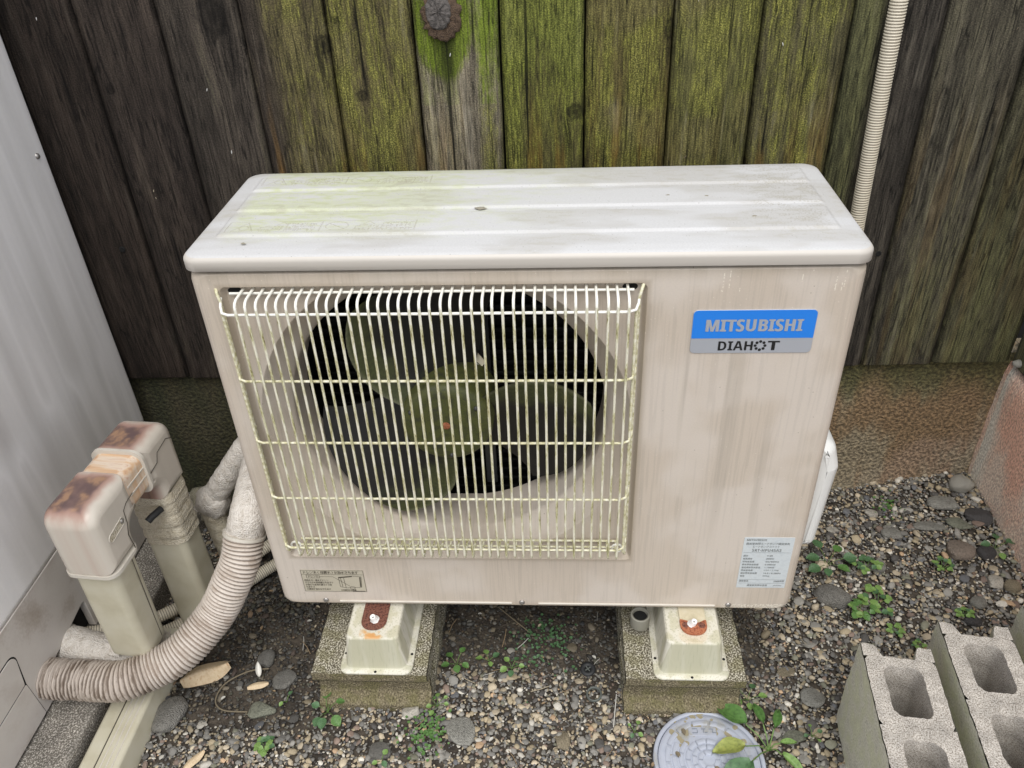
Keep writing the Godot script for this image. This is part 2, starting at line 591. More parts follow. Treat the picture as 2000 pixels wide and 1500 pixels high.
func paint_textures() -> void:
	# the front of the unit: beige paint with rain streaks
	var w := 1024
	var h := 768
	var A := nz(w, h, 0.022, 31, 4, 1, 22)
	var B := nz(w, h, 0.004, 32, 4)
	var C := nz(w, h, 0.11, 33, 3, 1, 36)
	var D := nz(w, h, 0.25, 34, 2)
	var d := PackedByteArray()
	d.resize(w * h * 3)
	for j in h:
		var y := 0.63 * (1.0 - (j + 0.5) / h)
		for i in w:
			var x := -0.41 + 0.82 * (i + 0.5) / w
			var p := j * w + i
			var a := A[p] / 255.0
			var b := B[p] / 255.0
			var c := C[p] / 255.0
			var col := Vector3(200, 190, 179).lerp(Vector3(192, 180, 166), sm(0.3, 0.7, b))
			var st := sm(0.52, 0.75, a) * (0.75 if x > 0.16 else 0.4) * sm(0.10, 0.25, y) * sm(0.62, 0.5, y)
			col = col.lerp(Vector3(166, 157, 145), st * 0.42)
			col = col.lerp(Vector3(204, 194, 178), sm(0.66, 0.84, c) * 0.18 * (1.0 if x > 0.16 else 0.4))
			# thin drip marks, and grime along the rim of the pressed recess
			col *= 1.0 - 0.05 * sm(0.60, 0.74, c) * sm(0.40, 0.60, b) - 0.03 * sm(0.36, 0.24, c)
			var rim := maxf(absf(x + 0.110) - 0.2635, absf(y - 0.3507) - 0.2378)
			if rim > -0.009 and rim < 0.010:
				col = col.lerp(Vector3(140, 127, 108), (1.0 - sm(0.0, 0.008, absf(rim + 0.001))) * 0.40)
			if y > 0.585:
				col = col.lerp(Vector3(158, 147, 130), sm(0.585, 0.61, y) * 0.45 * (0.5 + a))
			if y < 0.02:
				col = col.lerp(Vector3(150, 136, 116), (1.0 - sm(0.0, 0.02, y)) * 0.4)
				if x > 0.30 and y < 0.016 and D[p] > 140 - int(40.0 * sm(0.32, 0.4, x)):   # chipped paint along the lower right edge
					col = Vector3(214, 206, 192)
			if D[p] > 236 and b > 0.45:
				col = Vector3(216, 210, 198)
			elif D[p] < 13 and b < 0.4:
				col = Vector3(104, 92, 78)
			col *= 0.985 + 0.03 * D[p] / 255.0
			# scratches at the top right
			if x > 0.23 and x < 0.40 and y > 0.575 and y < 0.603 and C[(h - 1 - j) * w + i] > 205 and D[p] > 120:
				col = Vector3(226, 220, 206)
			var g := p * 3
			d[g] = clampi(int(col.x), 0, 255)
			d[g + 1] = clampi(int(col.y), 0, 255)
			d[g + 2] = clampi(int(col.z), 0, 255)
	M.paint = tmat(tex(w, h, d), 0.42, bumps(256, 0.05, 35), 0.006)
	M.paint_side = mat(Color(0.50, 0.465, 0.42), 0.45)

	# the lid: chalky paint, green algae at the back left, embossed warnings
	w = 1280
	h = 448
	A = nz(w, h, 0.007, 41, 4, 3, 1)
	B = nz(w, h, 0.05, 42, 4, 3, 1)
	C = nz(w, h, 0.2, 43, 3)
	D = nz(w, h, 0.45, 44, 1)
	d = PackedByteArray()
	d.resize(w * h * 3)
	var hh := PackedByteArray()
	hh.resize(w * h)
	for j in h:
		var z := -0.29 + 0.30 * (j + 0.5) / h
		for i in w:
			var x := -0.42 + 0.84 * (i + 0.5) / w
			var p := j * w + i
			var a := A[p] / 255.0
			var b := B[p] / 255.0
			var c := C[p] / 255.0
			var col := Vector3(186, 185, 184).lerp(Vector3(178, 176, 173), sm(0.35, 0.65, a))
			var al := (1.0 - sm(-0.36, 0.12, x + (z + 0.1) * 0.6)) * sm(-0.02, -0.10, z) * sm(-0.385, -0.36, x) * sm(0.30, 0.62, 0.38 * a + 0.32 * b + 0.30 * c)
			col = col.lerp(Vector3(184, 188, 158), clampf(al * 0.95, 0.0, 0.85))
			col = col.lerp(Vector3(166, 170, 132), al * sm(0.5, 0.75, b) * 0.5)
			col = col.lerp(Vector3(168, 164, 154), sm(0.58, 0.72, b) * sm(0.45, 0.75, a) * 0.5)
			# grime at the right ends of the panels
			var gd := sm(0.25, 0.36, x) * sm(0.39, 0.375, x) * sm(0.48, 0.66, c) * sm(-0.04, -0.1, z) * sm(0.35, 0.6, b)
			col = col.lerp(Vector3(146, 141, 130), clampf(gd, 0.0, 0.55))
			col = col.lerp(Vector3(150, 146, 136), sm(0.58, 0.80, c) * sm(0.42, 0.7, a) * 0.45)
			if D[p] < 11 and b < 0.46:
				col = Vector3(84, 76, 64)
			elif D[p] > 246 and b > 0.5:
				col = Vector3(222, 220, 214)
			col *= 0.97 + 0.06 * c
			var g := p * 3
			d[g] = clampi(int(col.x), 0, 255)
			d[g + 1] = clampi(int(col.y), 0, 255)
			d[g + 2] = clampi(int(col.z), 0, 255)
			hh[p] = clampi(int(120 + 14.0 * (c - 0.5)), 0, 255)
	# embossing: two frames with pictograms and lines of characters
	var lid_im := Image.create_from_data(w, h, false, Image.FORMAT_RGB8, d)
	var lid_h := Image.create_from_data(w, h, false, Image.FORMAT_L8, hh)
	for fr in [[-0.376, -0.134, -0.092, -0.062], [-0.376, -0.134, -0.248, -0.220]]:
		var X := func(t: float) -> float: return (lerpf(fr[0], fr[1], t) + 0.42) / 0.84 * w
		var Y := func(t: float) -> float: return (lerpf(fr[2], fr[3], t) + 0.29) / 0.30 * h
		var segs := [[0, 0, 1, 0], [1, 0, 1, 1], [1, 1, 0, 1], [0, 1, 0, 0], [0.5, 0.02, 0.5, 0.98], [0.03, 0.92, 0.145, 0.92], [0.145, 0.92, 0.1, 0.1], [0.1, 0.1, 0.03, 0.92], [0.26, 0.35, 0.29, 0.05], [0.29, 0.05, 0.32, 0.35], [0.32, 0.35, 0.26, 0.35], [0.72, 0.35, 0.75, 0.05], [0.75, 0.05, 0.78, 0.35], [0.78, 0.35, 0.72, 0.35], [0.54, 0.25, 0.63, 0.8]]
		for q in 16:
			var a0 := TAU * q / 16
			var a1 := TAU * (q + 1) / 16
			segs.append([0.585 + 0.06 * cos(a0), 0.5 + 0.42 * sin(a0), 0.585 + 0.06 * cos(a1), 0.5 + 0.42 * sin(a1)])
			segs.append([0.092 + 0.025 * cos(a0), 0.62 + 0.2 * sin(a0), 0.092 + 0.025 * cos(a1), 0.62 + 0.2 * sin(a1)])
		for row in 3:   # characters as short strokes
			for col in 13:
				for half in 2:
					if row == 0 and col < 6:
						continue
					var cx := 0.17 + half * 0.51 + col * 0.0235
					var cy := 0.22 + row * 0.27
					for s in 4:
						var px := cx + rng.randf_range(0.0, 0.015)
						var py := cy + rng.randf_range(-0.09, 0.09)
						var hz := rng.randf() < 0.5
						segs.append([px, py, px + (0.013 if hz else 0.0), py + (0.0 if hz else 0.13)])
		for s in segs:
			var p0 := Vector2(X.call(float(s[0])), Y.call(float(s[1])))
			var p1 := Vector2(X.call(float(s[2])), Y.call(float(s[3])))
			var st := int(p0.distance_to(p1) * 1.5) + 1
			for q in st + 1:
				var pt := p0.lerp(p1, float(q) / st)
				for ox in 2:
					var gx := clampi(int(pt.x) + ox, 0, w - 1)
					var gy2 := clampi(int(pt.y), 0, h - 1)
					lid_h.set_pixel(gx, gy2, Color(0.85, 0.85, 0.85))
					if (gx * 7 + gy2 * 13) % 5 < 2:
						var cc := lid_im.get_pixel(gx, gy2)
						lid_im.set_pixel(gx, gy2, cc.lerp(Color8(140, 128, 104), 0.35))
	M.lid = tmat(ImageTexture.create_from_image(lid_im), 0.55, ImageTexture.create_from_image(lid_h), 0.12)


func burn_texture() -> void:   # the duct covers: sun-burnt plastic; u across (x), v along (z), metres -0.06..0.06 and -0.16..0.12
	var w := 256
	var h := 512
	var A := nz(w, h, 0.011, 51, 3)
	var B := nz(w, h, 0.016, 52, 4)
	var D := nz(w, h, 0.3, 53, 2)
	var d := PackedByteArray()
	d.resize(w * h * 3)
	for j in h:
		var z := -0.16 + 0.28 * (j + 0.5) / h
		for i in w:
			var x := -0.06 + 0.12 * (i + 0.5) / w
			var p := j * w + i
			var a := A[p] / 255.0
			var b := B[p] / 255.0
			var col := Vector3(198, 190, 178) * (0.96 + 0.05 * b)
			var m := 0.0
			var core := 0.0
			var ex := minf(x + 0.054, 0.030 - x)
			for zone in [[-0.128, -0.052, 1.0], [-0.046, -0.012, 0.55], [-0.006, 0.086, 1.0]]:
				var ez: float = minf(z - zone[0], zone[1] - z)
				var e := minf(ex, ez * 1.0) + 0.006 * (b - 0.5) + 0.008 * (a - 0.5)
				m = maxf(m, sm(-0.006, 0.011, e) * zone[2])
				if zone[2] == 1.0:
					core = maxf(core, sm(0.002, 0.02, e))
			var burn := Vector3(158, 126, 114).lerp(Vector3(96, 75, 72), sm(0.2, 0.85, core * (0.5 + 0.6 * a)))
			burn = burn.lerp(Vector3(204, 158, 112), sm(0.42, 0.75, 0.6 * b + 0.4 * a) * sm(0.3, 0.9, core) * 0.5)
			burn = burn.lerp(Vector3(86, 68, 70), sm(0.55, 0.2, b) * core * 0.45)
			if z > -0.05 and z < -0.008:
				burn = Vector3(212, 170, 132).lerp(Vector3(190, 150, 128), a)
			col = col.lerp(burn, clampf(m, 0.0, 1.0) * 0.95)
			if D[p] < 14:
				col *= 0.82
			var g := p * 3
			d[g] = clampi(int(col.x), 0, 255)
			d[g + 1] = clampi(int(col.y), 0, 255)
			d[g + 2] = clampi(int(col.z), 0, 255)
	M.burnt = tmat(tex(w, h, d), 0.36)


func foot_texture(stained: bool) -> StandardMaterial3D:   # u across -0.06..0.06, v along -0.34..0.08
	var w := 192
	var h := 640
	var A := nz(w, h, 0.02, 61, 4)
	var B := nz(w, h, 0.15, 62, 3)
	var d := PackedByteArray()
	d.resize(w * h * 3)
	for j in h:
		var z := -0.34 + 0.42 * (j + 0.5) / h
		for i in w:
			var x := -0.06 + 0.12 * (i + 0.5) / w
			var p := j * w + i
			var col := Vector3(208, 204, 190).lerp(Vector3(192, 188, 166), sm(0.4, 0.7, A[p] / 255.0))
			col = col.lerp(Vector3(150, 150, 124), sm(0.62, 0.8, B[p] / 255.0) * 0.6)
			if z > 0.0615:
				col = col.lerp(Vector3(176, 174, 150), 0.6 * (1.0 - sm(0.068, 0.072, z)))
			var r := Vector2(x + 0.001, (z - 0.046) * 1.2).length()
			col = col.lerp(Vector3(206, 146, 84), (1.0 - sm(0.0195, 0.0235 + 0.004 * A[p] / 255.0, r)) * sm(0.03, 0.055, z) * (1.0 - sm(0.0600, 0.0622, z)) * (0.85 * sm(0.3, 0.6, A[p] / 255.0) if stained else 0.12))
			var g := p * 3
			d[g] = clampi(int(col.x), 0, 255)
			d[g + 1] = clampi(int(col.y), 0, 255)
			d[g + 2] = clampi(int(col.z), 0, 255)
	return tmat(tex(w, h, d), 0.5, bumps(256, 0.1, 63), 0.015)


func concrete_textures() -> void:
	# open-grained concrete: pale grit with dark pores
	for kind in 5:
		var w := 512
		var f := FastNoiseLite.new()
		f.noise_type = FastNoiseLite.TYPE_CELLULAR
		f.cellular_return_type = FastNoiseLite.RETURN_DISTANCE
		f.seed = 70 + kind
		f.frequency = 0.14
		f.fractal_octaves = 2
		var im := f.get_seamless_image(w, w)
		im.convert(Image.FORMAT_L8)
		var A := im.get_data()
		f.noise_type = FastNoiseLite.TYPE_SIMPLEX_SMOOTH
		f.frequency = 0.012
		f.fractal_octaves = 4
		im = f.get_seamless_image(w, w)
		im.convert(Image.FORMAT_L8)
		var B := im.get_data()
		f.frequency = 0.17 if kind == 0 else 0.12
		f.fractal_octaves = 4
		f.fractal_gain = 0.7
		f.seed = 90 + kind
		im = f.get_seamless_image(w, w)
		im.convert(Image.FORMAT_L8)
		var C := im.get_data()
		var d := PackedByteArray()
		d.resize(w * w * 3)
		var hh := PackedByteArray()
		hh.resize(w * w)
		for p in w * w:
			var a := A[p] / 255.0
			var b := B[p] / 255.0
			var c := C[p] / 255.0
			var col: Vector3
			if kind == 0:      # clean, pale
				col = Vector3(136, 128, 118).lerp(Vector3(196, 190, 182), sm(0.3, 0.65, c))
				col = col.lerp(Vector3(84, 76, 66), sm(0.34, 0.2, c) * 0.7)
			elif kind == 1:    # greenish old concrete
				col = Vector3(104, 97, 80).lerp(Vector3(222, 217, 200), sm(0.46, 0.68, c))
				col = col.lerp(Vector3(92, 88, 58), sm(0.4, 0.7, b) * 0.42)
				col = col.lerp(Vector3(52, 47, 34), sm(0.42, 0.26, c) * 0.8)
			elif kind == 4:    # damp brown ends of the old blocks
				col = Vector3(108, 98, 76).lerp(Vector3(172, 162, 134), sm(0.45, 0.75, c))
				col = col.lerp(Vector3(84, 82, 46), sm(0.4, 0.7, b) * 0.5)
				col = col.lerp(Vector3(40, 34, 24), sm(0.4, 0.24, c) * 0.8)
			elif kind == 3:    # smooth cast sides, tinged green
				col = Vector3(196, 193, 176).lerp(Vector3(222, 219, 204), sm(0.3, 0.75, c))
				col = col.lerp(Vector3(172, 173, 144), sm(0.35, 0.7, b) * 0.6)
				col = col.lerp(Vector3(80, 76, 60), sm(0.26, 0.14, c) * 0.6)
			else:              # dark, wet kerb
				col = Vector3(112, 106, 98).lerp(Vector3(204, 198, 188), sm(0.5, 0.75, c))
				col = col.lerp(Vector3(84, 80, 72), sm(0.45, 0.3, c) * 0.8)
			col *= 0.86 + 0.24 * b
			d[p * 3] = clampi(int(col.x), 0, 255)
			d[p * 3 + 1] = clampi(int(col.y), 0, 255)
			d[p * 3 + 2] = clampi(int(col.z), 0, 255)
			hh[p] = clampi(int(60 + 90.0 * c + 60.0 * a), 0, 255)
		var m := tmat(tex(w, w, d), 0.92, tex(w, w, hh, true), 0.16, 0.24)
		m.uv1_world_triplanar = false
		M["concrete_%d" % kind] = m


func groove_texture(sd: int, ridge: Vector3, dirt: Vector3, blotch: float) -> StandardMaterial3D:   # sixteen ribs of a corrugated hose: dirt sits in the grooves and in blotches
	var w := 256
	var h := 512
	var A := nz(w, h, 0.012, sd, 4)
	var B := nz(w, h, 0.09, sd + 20, 3)
	var d := PackedByteArray()
	d.resize(w * h * 3)
	for j in h:
		var g := 0.5 + 0.5 * sin(float(j) / h * 16.0 * TAU)
		for i in w:
			var p := j * w + i
			var a := A[p] / 255.0
			var b := B[p] / 255.0
			var col := ridge.lerp(dirt, sm(0.45, 0.0, g + 0.25 * (b - 0.5)) * 0.75)
			col = col.lerp(dirt * 1.25, sm(0.50, 0.78, a * 0.7 + b * 0.3) * blotch * (1.0 - 0.45 * g))
			if B[p] < 22:
				col = col.lerp(dirt * 0.6, blotch)
			d[p * 3] = clampi(int(col.x), 0, 255)
			d[p * 3 + 1] = clampi(int(col.y), 0, 255)
			d[p * 3 + 2] = clampi(int(col.z), 0, 255)
	return tmat(tex(w, h, d), 0.5)


func blade_texture() -> StandardMaterial3D:   # u from the leading edge back, v from the hub outwards: algae along the leading edge
	var w := 128
	var A := nz(w, w, 0.03, 191, 4)
	var B := nz(w, w, 0.25, 192, 2)
	var d := PackedByteArray()
	d.resize(w * w * 3)
	for p in w * w:
		var u := float(p % w) / w
		var a := A[p] / 255.0
		var col := Vector3(15, 14, 13).lerp(Vector3(25, 23, 20), a)
		col = col.lerp(Vector3(68, 73, 37), (1.0 - sm(0.10, 0.42, u + 0.35 * (a - 0.5))) * 0.85)
		col = col.lerp(Vector3(104, 104, 84), (1.0 - sm(0.0, 0.05, u)) * 0.7)
		col *= 0.8 + 0.4 * B[p] / 255.0
		d[p * 3] = int(col.x)
		d[p * 3 + 1] = int(col.y)
		d[p * 3 + 2] = int(col.z)
	return tmat(tex(w, w, d), 0.6)


func wire_texture() -> void:   # along each upright wire (v): white where it bends over the top, algae below
	var w := 256
	var h := 1024
	var A := nz(w, h, 0.03, 151, 4)
	var B := nz(w, h, 0.2, 152, 2)
	var d := PackedByteArray()
	d.resize(w * h * 3)
	for j in h:
		var v := float(j) / h
		for i in w:
			var p := j * w + i
			var a := A[p] / 255.0 + 0.5 * (B[p] / 255.0 - 0.5)
			var col := Vector3(222, 218, 200).lerp(Vector3(186, 182, 142), sm(0.35, 0.7, a))
			col = col.lerp(Vector3(120, 112, 70), sm(0.72, 0.9, a))
			col = col.lerp(Vector3(236, 234, 224), 1.0 - sm(0.36, 0.44, v + 0.04 * (a - 0.5)))
			d[p * 3] = int(col.x)
			d[p * 3 + 1] = int(col.y)
			d[p * 3 + 2] = int(col.z)
	var t := tex(w, h, d)
	for k in 4:
		var m := tmat(t, 0.42)
		m.uv1_scale = Vector3(0.2, 1, 1)
		m.uv1_offset = Vector3(0.23 * k, 0, 0)
		M["wire_%d" % k] = m


func materials() -> void:
	fence_textures()
	wall_textures()
	paint_textures()
	burn_texture()
	M.foot_0 = foot_texture(true)
	M.foot_1 = foot_texture(false)
	concrete_textures()
	var T := func(cols: Array, freq: float, sd: int, rough: float, tri: float, fine := 0.25, bump := 0.0, sx := 1, sy := 1) -> StandardMaterial3D:
		var m := tmat(tones(256, freq, sd, cols, fine, sx, sy), rough, null, 0.0, tri)
		m.uv1_world_triplanar = false
		if bump > 0.0:
			m.heightmap_enabled = true
			m.heightmap_texture = bumps(256, 0.12, sd + 3)
			m.heightmap_scale = bump
		return m
	M.soil = T.call([Vector3(38, 34, 30), Vector3(58, 52, 45), Vector3(82, 74, 64), Vector3(62, 56, 49)], 0.03, 101, 0.95, 0.3, 0.6, 0.3)
	M.wire = T.call([Vector3(150, 146, 100), Vector3(196, 190, 150), Vector3(222, 218, 196), Vector3(236, 234, 222)], 0.05, 102, 0.45, 0.12, 0.55)
	M.wire_white = mat(Color(0.82, 0.81, 0.75), 0.4)
	wire_texture()
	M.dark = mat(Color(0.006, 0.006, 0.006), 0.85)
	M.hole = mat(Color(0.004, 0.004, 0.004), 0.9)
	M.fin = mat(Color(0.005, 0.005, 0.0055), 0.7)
	M.fan = blade_texture()
	M.hub = T.call([Vector3(50, 51, 46), Vector3(68, 71, 38), Vector3(86, 90, 42), Vector3(56, 58, 50)], 0.035, 104, 0.6, 0.2, 0.7)
	M.motor = mat(Color(0.06, 0.06, 0.06), 0.5, 0.3)
	M.zinc = mat(Color(0.55, 0.54, 0.5), 0.35, 0.6)
	M.grit = mat(Color(0.24, 0.22, 0.17), 0.9)
	M.spout = mat(Color(0.24, 0.23, 0.19), 0.6)
	M.screw = mat(Color(0.35, 0.33, 0.31), 0.35, 0.7)
	M.rust = T.call([Vector3(40, 24, 22), Vector3(92, 52, 42), Vector3(140, 92, 74), Vector3(62, 36, 32)], 0.05, 105, 0.75, 0.06, 0.5, 0.12)
	M.rust_light = T.call([Vector3(84, 46, 36), Vector3(150, 80, 52), Vector3(186, 122, 86), Vector3(112, 60, 46)], 0.05, 106, 0.75, 0.06, 0.5, 0.08)
	M.cream = T.call([Vector3(176, 166, 138), Vector3(200, 190, 164), Vector3(208, 200, 178)], 0.03, 107, 0.5, 0.2, 0.3)
	M.white_plastic = mat(Color(0.72, 0.72, 0.70), 0.35)
	M.white_paint = mat(Color(0.8, 0.79, 0.77), 0.5)
	M.blue = mat(Color(0.022, 0.205, 0.71), 0.3)
	M.silver = mat(Color(0.44, 0.46, 0.50), 0.3, 0.25)
	M.ink = mat(Color(0.012, 0.013, 0.014), 0.4)
	M.ink_soft = mat(Color(0.20, 0.21, 0.21), 0.5)
	M.ink_brown = mat(Color(0.07, 0.06, 0.045), 0.5)
	M.plate = T.call([Vector3(186, 192, 196), Vector3(198, 204, 206), Vector3(192, 196, 198)], 0.03, 108, 0.45, 0.1, 0.1)
	M.label = mat(Color(0.47, 0.43, 0.34), 0.45)
	M.duct = T.call([Vector3(180, 173, 150), Vector3(192, 186, 165), Vector3(198, 193, 175)], 0.02, 109, 0.42, 0.3, 0.12)
	M.cover = T.call([Vector3(192, 185, 172), Vector3(200, 194, 183), Vector3(186, 178, 166)], 0.02, 110, 0.42, 0.3, 0.1)
	M.tape = T.call([Vector3(170, 158, 136), Vector3(192, 182, 160), Vector3(204, 196, 178), Vector3(160, 148, 126)], 0.025, 111, 0.4, 0.1, 0.2, 0.25)
	M.tape_white = T.call([Vector3(168, 158, 144), Vector3(204, 196, 186), Vector3(218, 212, 204), Vector3(184, 174, 162)], 0.025, 112, 0.42, 0.1, 0.2, 0.3)
	M.hose = groove_texture(181, Vector3(202, 192, 182), Vector3(112, 98, 86), 0.6)
	M.hose_old = groove_texture(182, Vector3(184, 172, 161), Vector3(84, 72, 62), 0.8)
	M.conduit_ribbed = groove_texture(183, Vector3(214, 205, 186), Vector3(120, 112, 98), 0.0)
	M.conduit = mat(Color(0.66, 0.60, 0.50), 0.45)
	M.cabinet = T.call([Vector3(198, 194, 191), Vector3(216, 213, 210), Vector3(234, 231, 229), Vector3(210, 207, 204)], 0.03, 115, 0.34, 0.9, 0.05, 0.0, 1, 16)  # upright pale streaks paint reflections into the sheet's colour
	M.cabinet_low = T.call([Vector3(188, 180, 172), Vector3(200, 194, 187), Vector3(195, 188, 181), Vector3(164, 153, 142)], 0.012, 116, 0.55, 0.5, 0.2)
	M.bark = T.call([Vector3(52, 42, 34), Vector3(82, 66, 54), Vector3(108, 88, 70), Vector3(60, 50, 42)], 0.05, 117, 0.95, 0.06, 0.6, 0.3)
	M.knot = T.call([Vector3(48, 46, 45), Vector3(74, 70, 68), Vector3(112, 106, 102), Vector3(64, 60, 58)], 0.04, 118, 0.9, 0.08, 0.6, 0.12)
	M.pvc_lid = T.call([Vector3(158, 164, 178), Vector3(172, 177, 190), Vector3(166, 170, 182), Vector3(150, 146, 132)], 0.012, 119, 0.5, 0.2, 0.15)
	M.pvc_mark = mat(Color(0.20, 0.22, 0.26), 0.7)
	M.mud = mat(Color(0.30, 0.26, 0.17), 0.9)
	M.rubber = mat(Color(0.015, 0.016, 0.017), 0.6)
	M.grey_plastic = mat(Color(0.10, 0.11, 0.10), 0.5)
	M.mortar = T.call([Vector3(150, 146, 134), Vector3(196, 192, 180), Vector3(210, 206, 196), Vector3(120, 114, 102)], 0.05, 120, 0.95, 0.08, 0.6, 0.25)
	M.dead_leaf = T.call([Vector3(172, 146, 114), Vector3(196, 174, 142), Vector3(206, 187, 156), Vector3(156, 112, 74)], 0.03, 121, 0.7, 0.9, 0.2)
	M.twig = mat(Color(0.16, 0.13, 0.085), 0.8)
	M.petal = mat(Color(0.62, 0.6, 0.55), 0.6)
	for k in 4:
		var lc: Vector3 = [Vector3(84, 120, 62), Vector3(112, 142, 76), Vector3(74, 106, 70), Vector3(142, 150, 80)][k]
		var leaf: StandardMaterial3D = T.call([lc * 0.72, lc * 0.95, lc * 1.06, lc.lerp(Vector3(170, 156, 96), 0.45 if k == 3 else 0.12) * 1.06], 0.02, 160 + k, 0.5, 0.9, 0.35)
		leaf.backlight_enabled = true
		leaf.backlight = Color(0.10, 0.18, 0.04)
		leaf.cull_mode = BaseMaterial3D.CULL_DISABLED
		M["leaf_%d" % k] = leaf
	var pb := tmat(tones(256, 0.05, 122, [Vector3(168, 168, 168), Vector3(226, 226, 226), Vector3(255, 255, 255), Vector3(190, 190, 190)], 0.7), 0.75, null, 0.0, 2.6)
	pb.uv1_world_triplanar = false
	pb.vertex_color_use_as_albedo = true
	M.pebble = pb
	for k in 7:
		var lin: Color = [Color(0.20, 0.19, 0.17), Color(0.33, 0.32, 0.285), Color(0.085, 0.08, 0.08), Color(0.38, 0.32, 0.22), Color(0.62, 0.58, 0.50), Color(0.25, 0.255, 0.195), Color(0.27, 0.22, 0.18)][k]
		var s := lin.linear_to_srgb()
		var q := Vector3(s.r, s.g, s.b) * 255.0
		M["stone_%d" % k] = T.call([q * 0.68, q * 1.0, q * 1.16, q * 0.86], 0.04, 130 + k, 0.8, 2.2, 0.5, 0.6)


# ---------------------------------------------------------------- the unit
func ray_rrect(o: Vector2, dir: Vector2, lo: Vector2, hi: Vector2, r: float) -> Vector2:   # where a ray from o leaves a rounded rectangle
	var c := (lo + hi) / 2
	var hs := (hi - lo) / 2
	var a := 0.0
	var b := 2.0
	for i in 40:
		var t := (a + b) / 2
		var p := (o + dir * t - c).abs() - hs + Vector2(r, r)
		var dd := Vector2(maxf(p.x, 0), maxf(p.y, 0)).length() + minf(maxf(p.x, p.y), 0.0) - r
		if dd < 0.0:
			a = t
		else:
			b = t
	return o + dir * a


func front_panel() -> ArrayMesh:
	var c := Vector2(-0.110, 0.357)
	var angs := []
	for i in 144:
		angs.append(TAU * i / 144)
	for rc in [[Vector2(-0.41, 0.0), Vector2(0.41, 0.6095), 0.012], [Vector2(-0.373, 0.1135), Vector2(0.153, 0.588), 0.008]]:
		for sx in 2:
			for sy in 2:
				var q := Vector2((rc[0] if sx == 0 else rc[1]).x, (rc[0] if sy == 0 else rc[1]).y) - c
				for k in 5:
					angs.append(fposmod(q.angle() + (k - 2) * 0.012, TAU))
	angs.sort()
	var mb := MB.new()
	var loop := func(lo: Vector2, hi: Vector2, r: float, z: float) -> PackedVector3Array:
		var o := PackedVector3Array()
		for a in angs:
			var p := ray_rrect(c, Vector2.from_angle(a), lo, hi, r)
			o.append(Vector3(p.x, p.y, z))
		return o
	var ring := func(r: float, z: float, clip: float) -> PackedVector3Array:
		var o := PackedVector3Array()
		for a in angs:
			var p := c + Vector2.from_angle(a) * r
			var top := 0.574 - clip
			var bot := 0.131 + clip
			if p.y > top:
				p = c + (p - c) * (top - c.y) / (p.y - c.y)
			if p.y < bot:
				p = c + (p - c) * (bot - c.y) / (p.y - c.y)
			o.append(Vector3(p.x, p.y, z))
		return o
	var L := Vector2(-0.41, 0.0)
	var H := Vector2(0.41, 0.6095)
	var e := func(x: float) -> Vector2: return Vector2(x, x)
	var rows := [loop.call(L, H, 0.014, -0.285), loop.call(L, H, 0.014, -0.020)]
	for k in range(1, 7):
		var a := PI / 2 * k / 6
		var i := 0.016 * (1.0 - cos(a))
		rows.append(loop.call(L + e.call(i) * Vector2(1, 0.5), H - e.call(i) * Vector2(1, 0.35), 0.014, -0.020 + 0.020 * sin(a)))
	var RL := Vector2(-0.3735, 0.1130)
	var RH := Vector2(0.1535, 0.5885)
	rows.append(loop.call(RL, RH, 0.009, 0.0))
	rows.append(loop.call(RL + e.call(0.0012), RH - e.call(0.0012), 0.008, -0.0008))
	rows.append(loop.call(RL + e.call(0.005), RH - e.call(0.005), 0.007, -0.0088))
	rows.append(loop.call(RL + e.call(0.0065), RH - e.call(0.0065), 0.007, -0.0098))
	rows.append(ring.call(0.2555, -0.0098, 0.0))
	rows.append(ring.call(0.254, -0.0102, 0.001))
	rows.append(ring.call(0.2515, -0.0145, 0.002))
	rows.append(ring.call(0.240, -0.0280, 0.004))
	rows.append(ring.call(0.2295, -0.0395, 0.005))
	rows.append(ring.call(0.2235, -0.0470, 0.006))
	rows.append(ring.call(0.2215, -0.0530, 0.007))
	rows.append(ring.call(0.2210, -0.1200, 0.007))
	mb.grid(rows, true, func(p: Vector3) -> Vector2: return Vector2((p.x + 0.41) / 0.82, 1.0 - p.y / 0.63), Vector3(0, 0, 1))
	return mb.mesh()


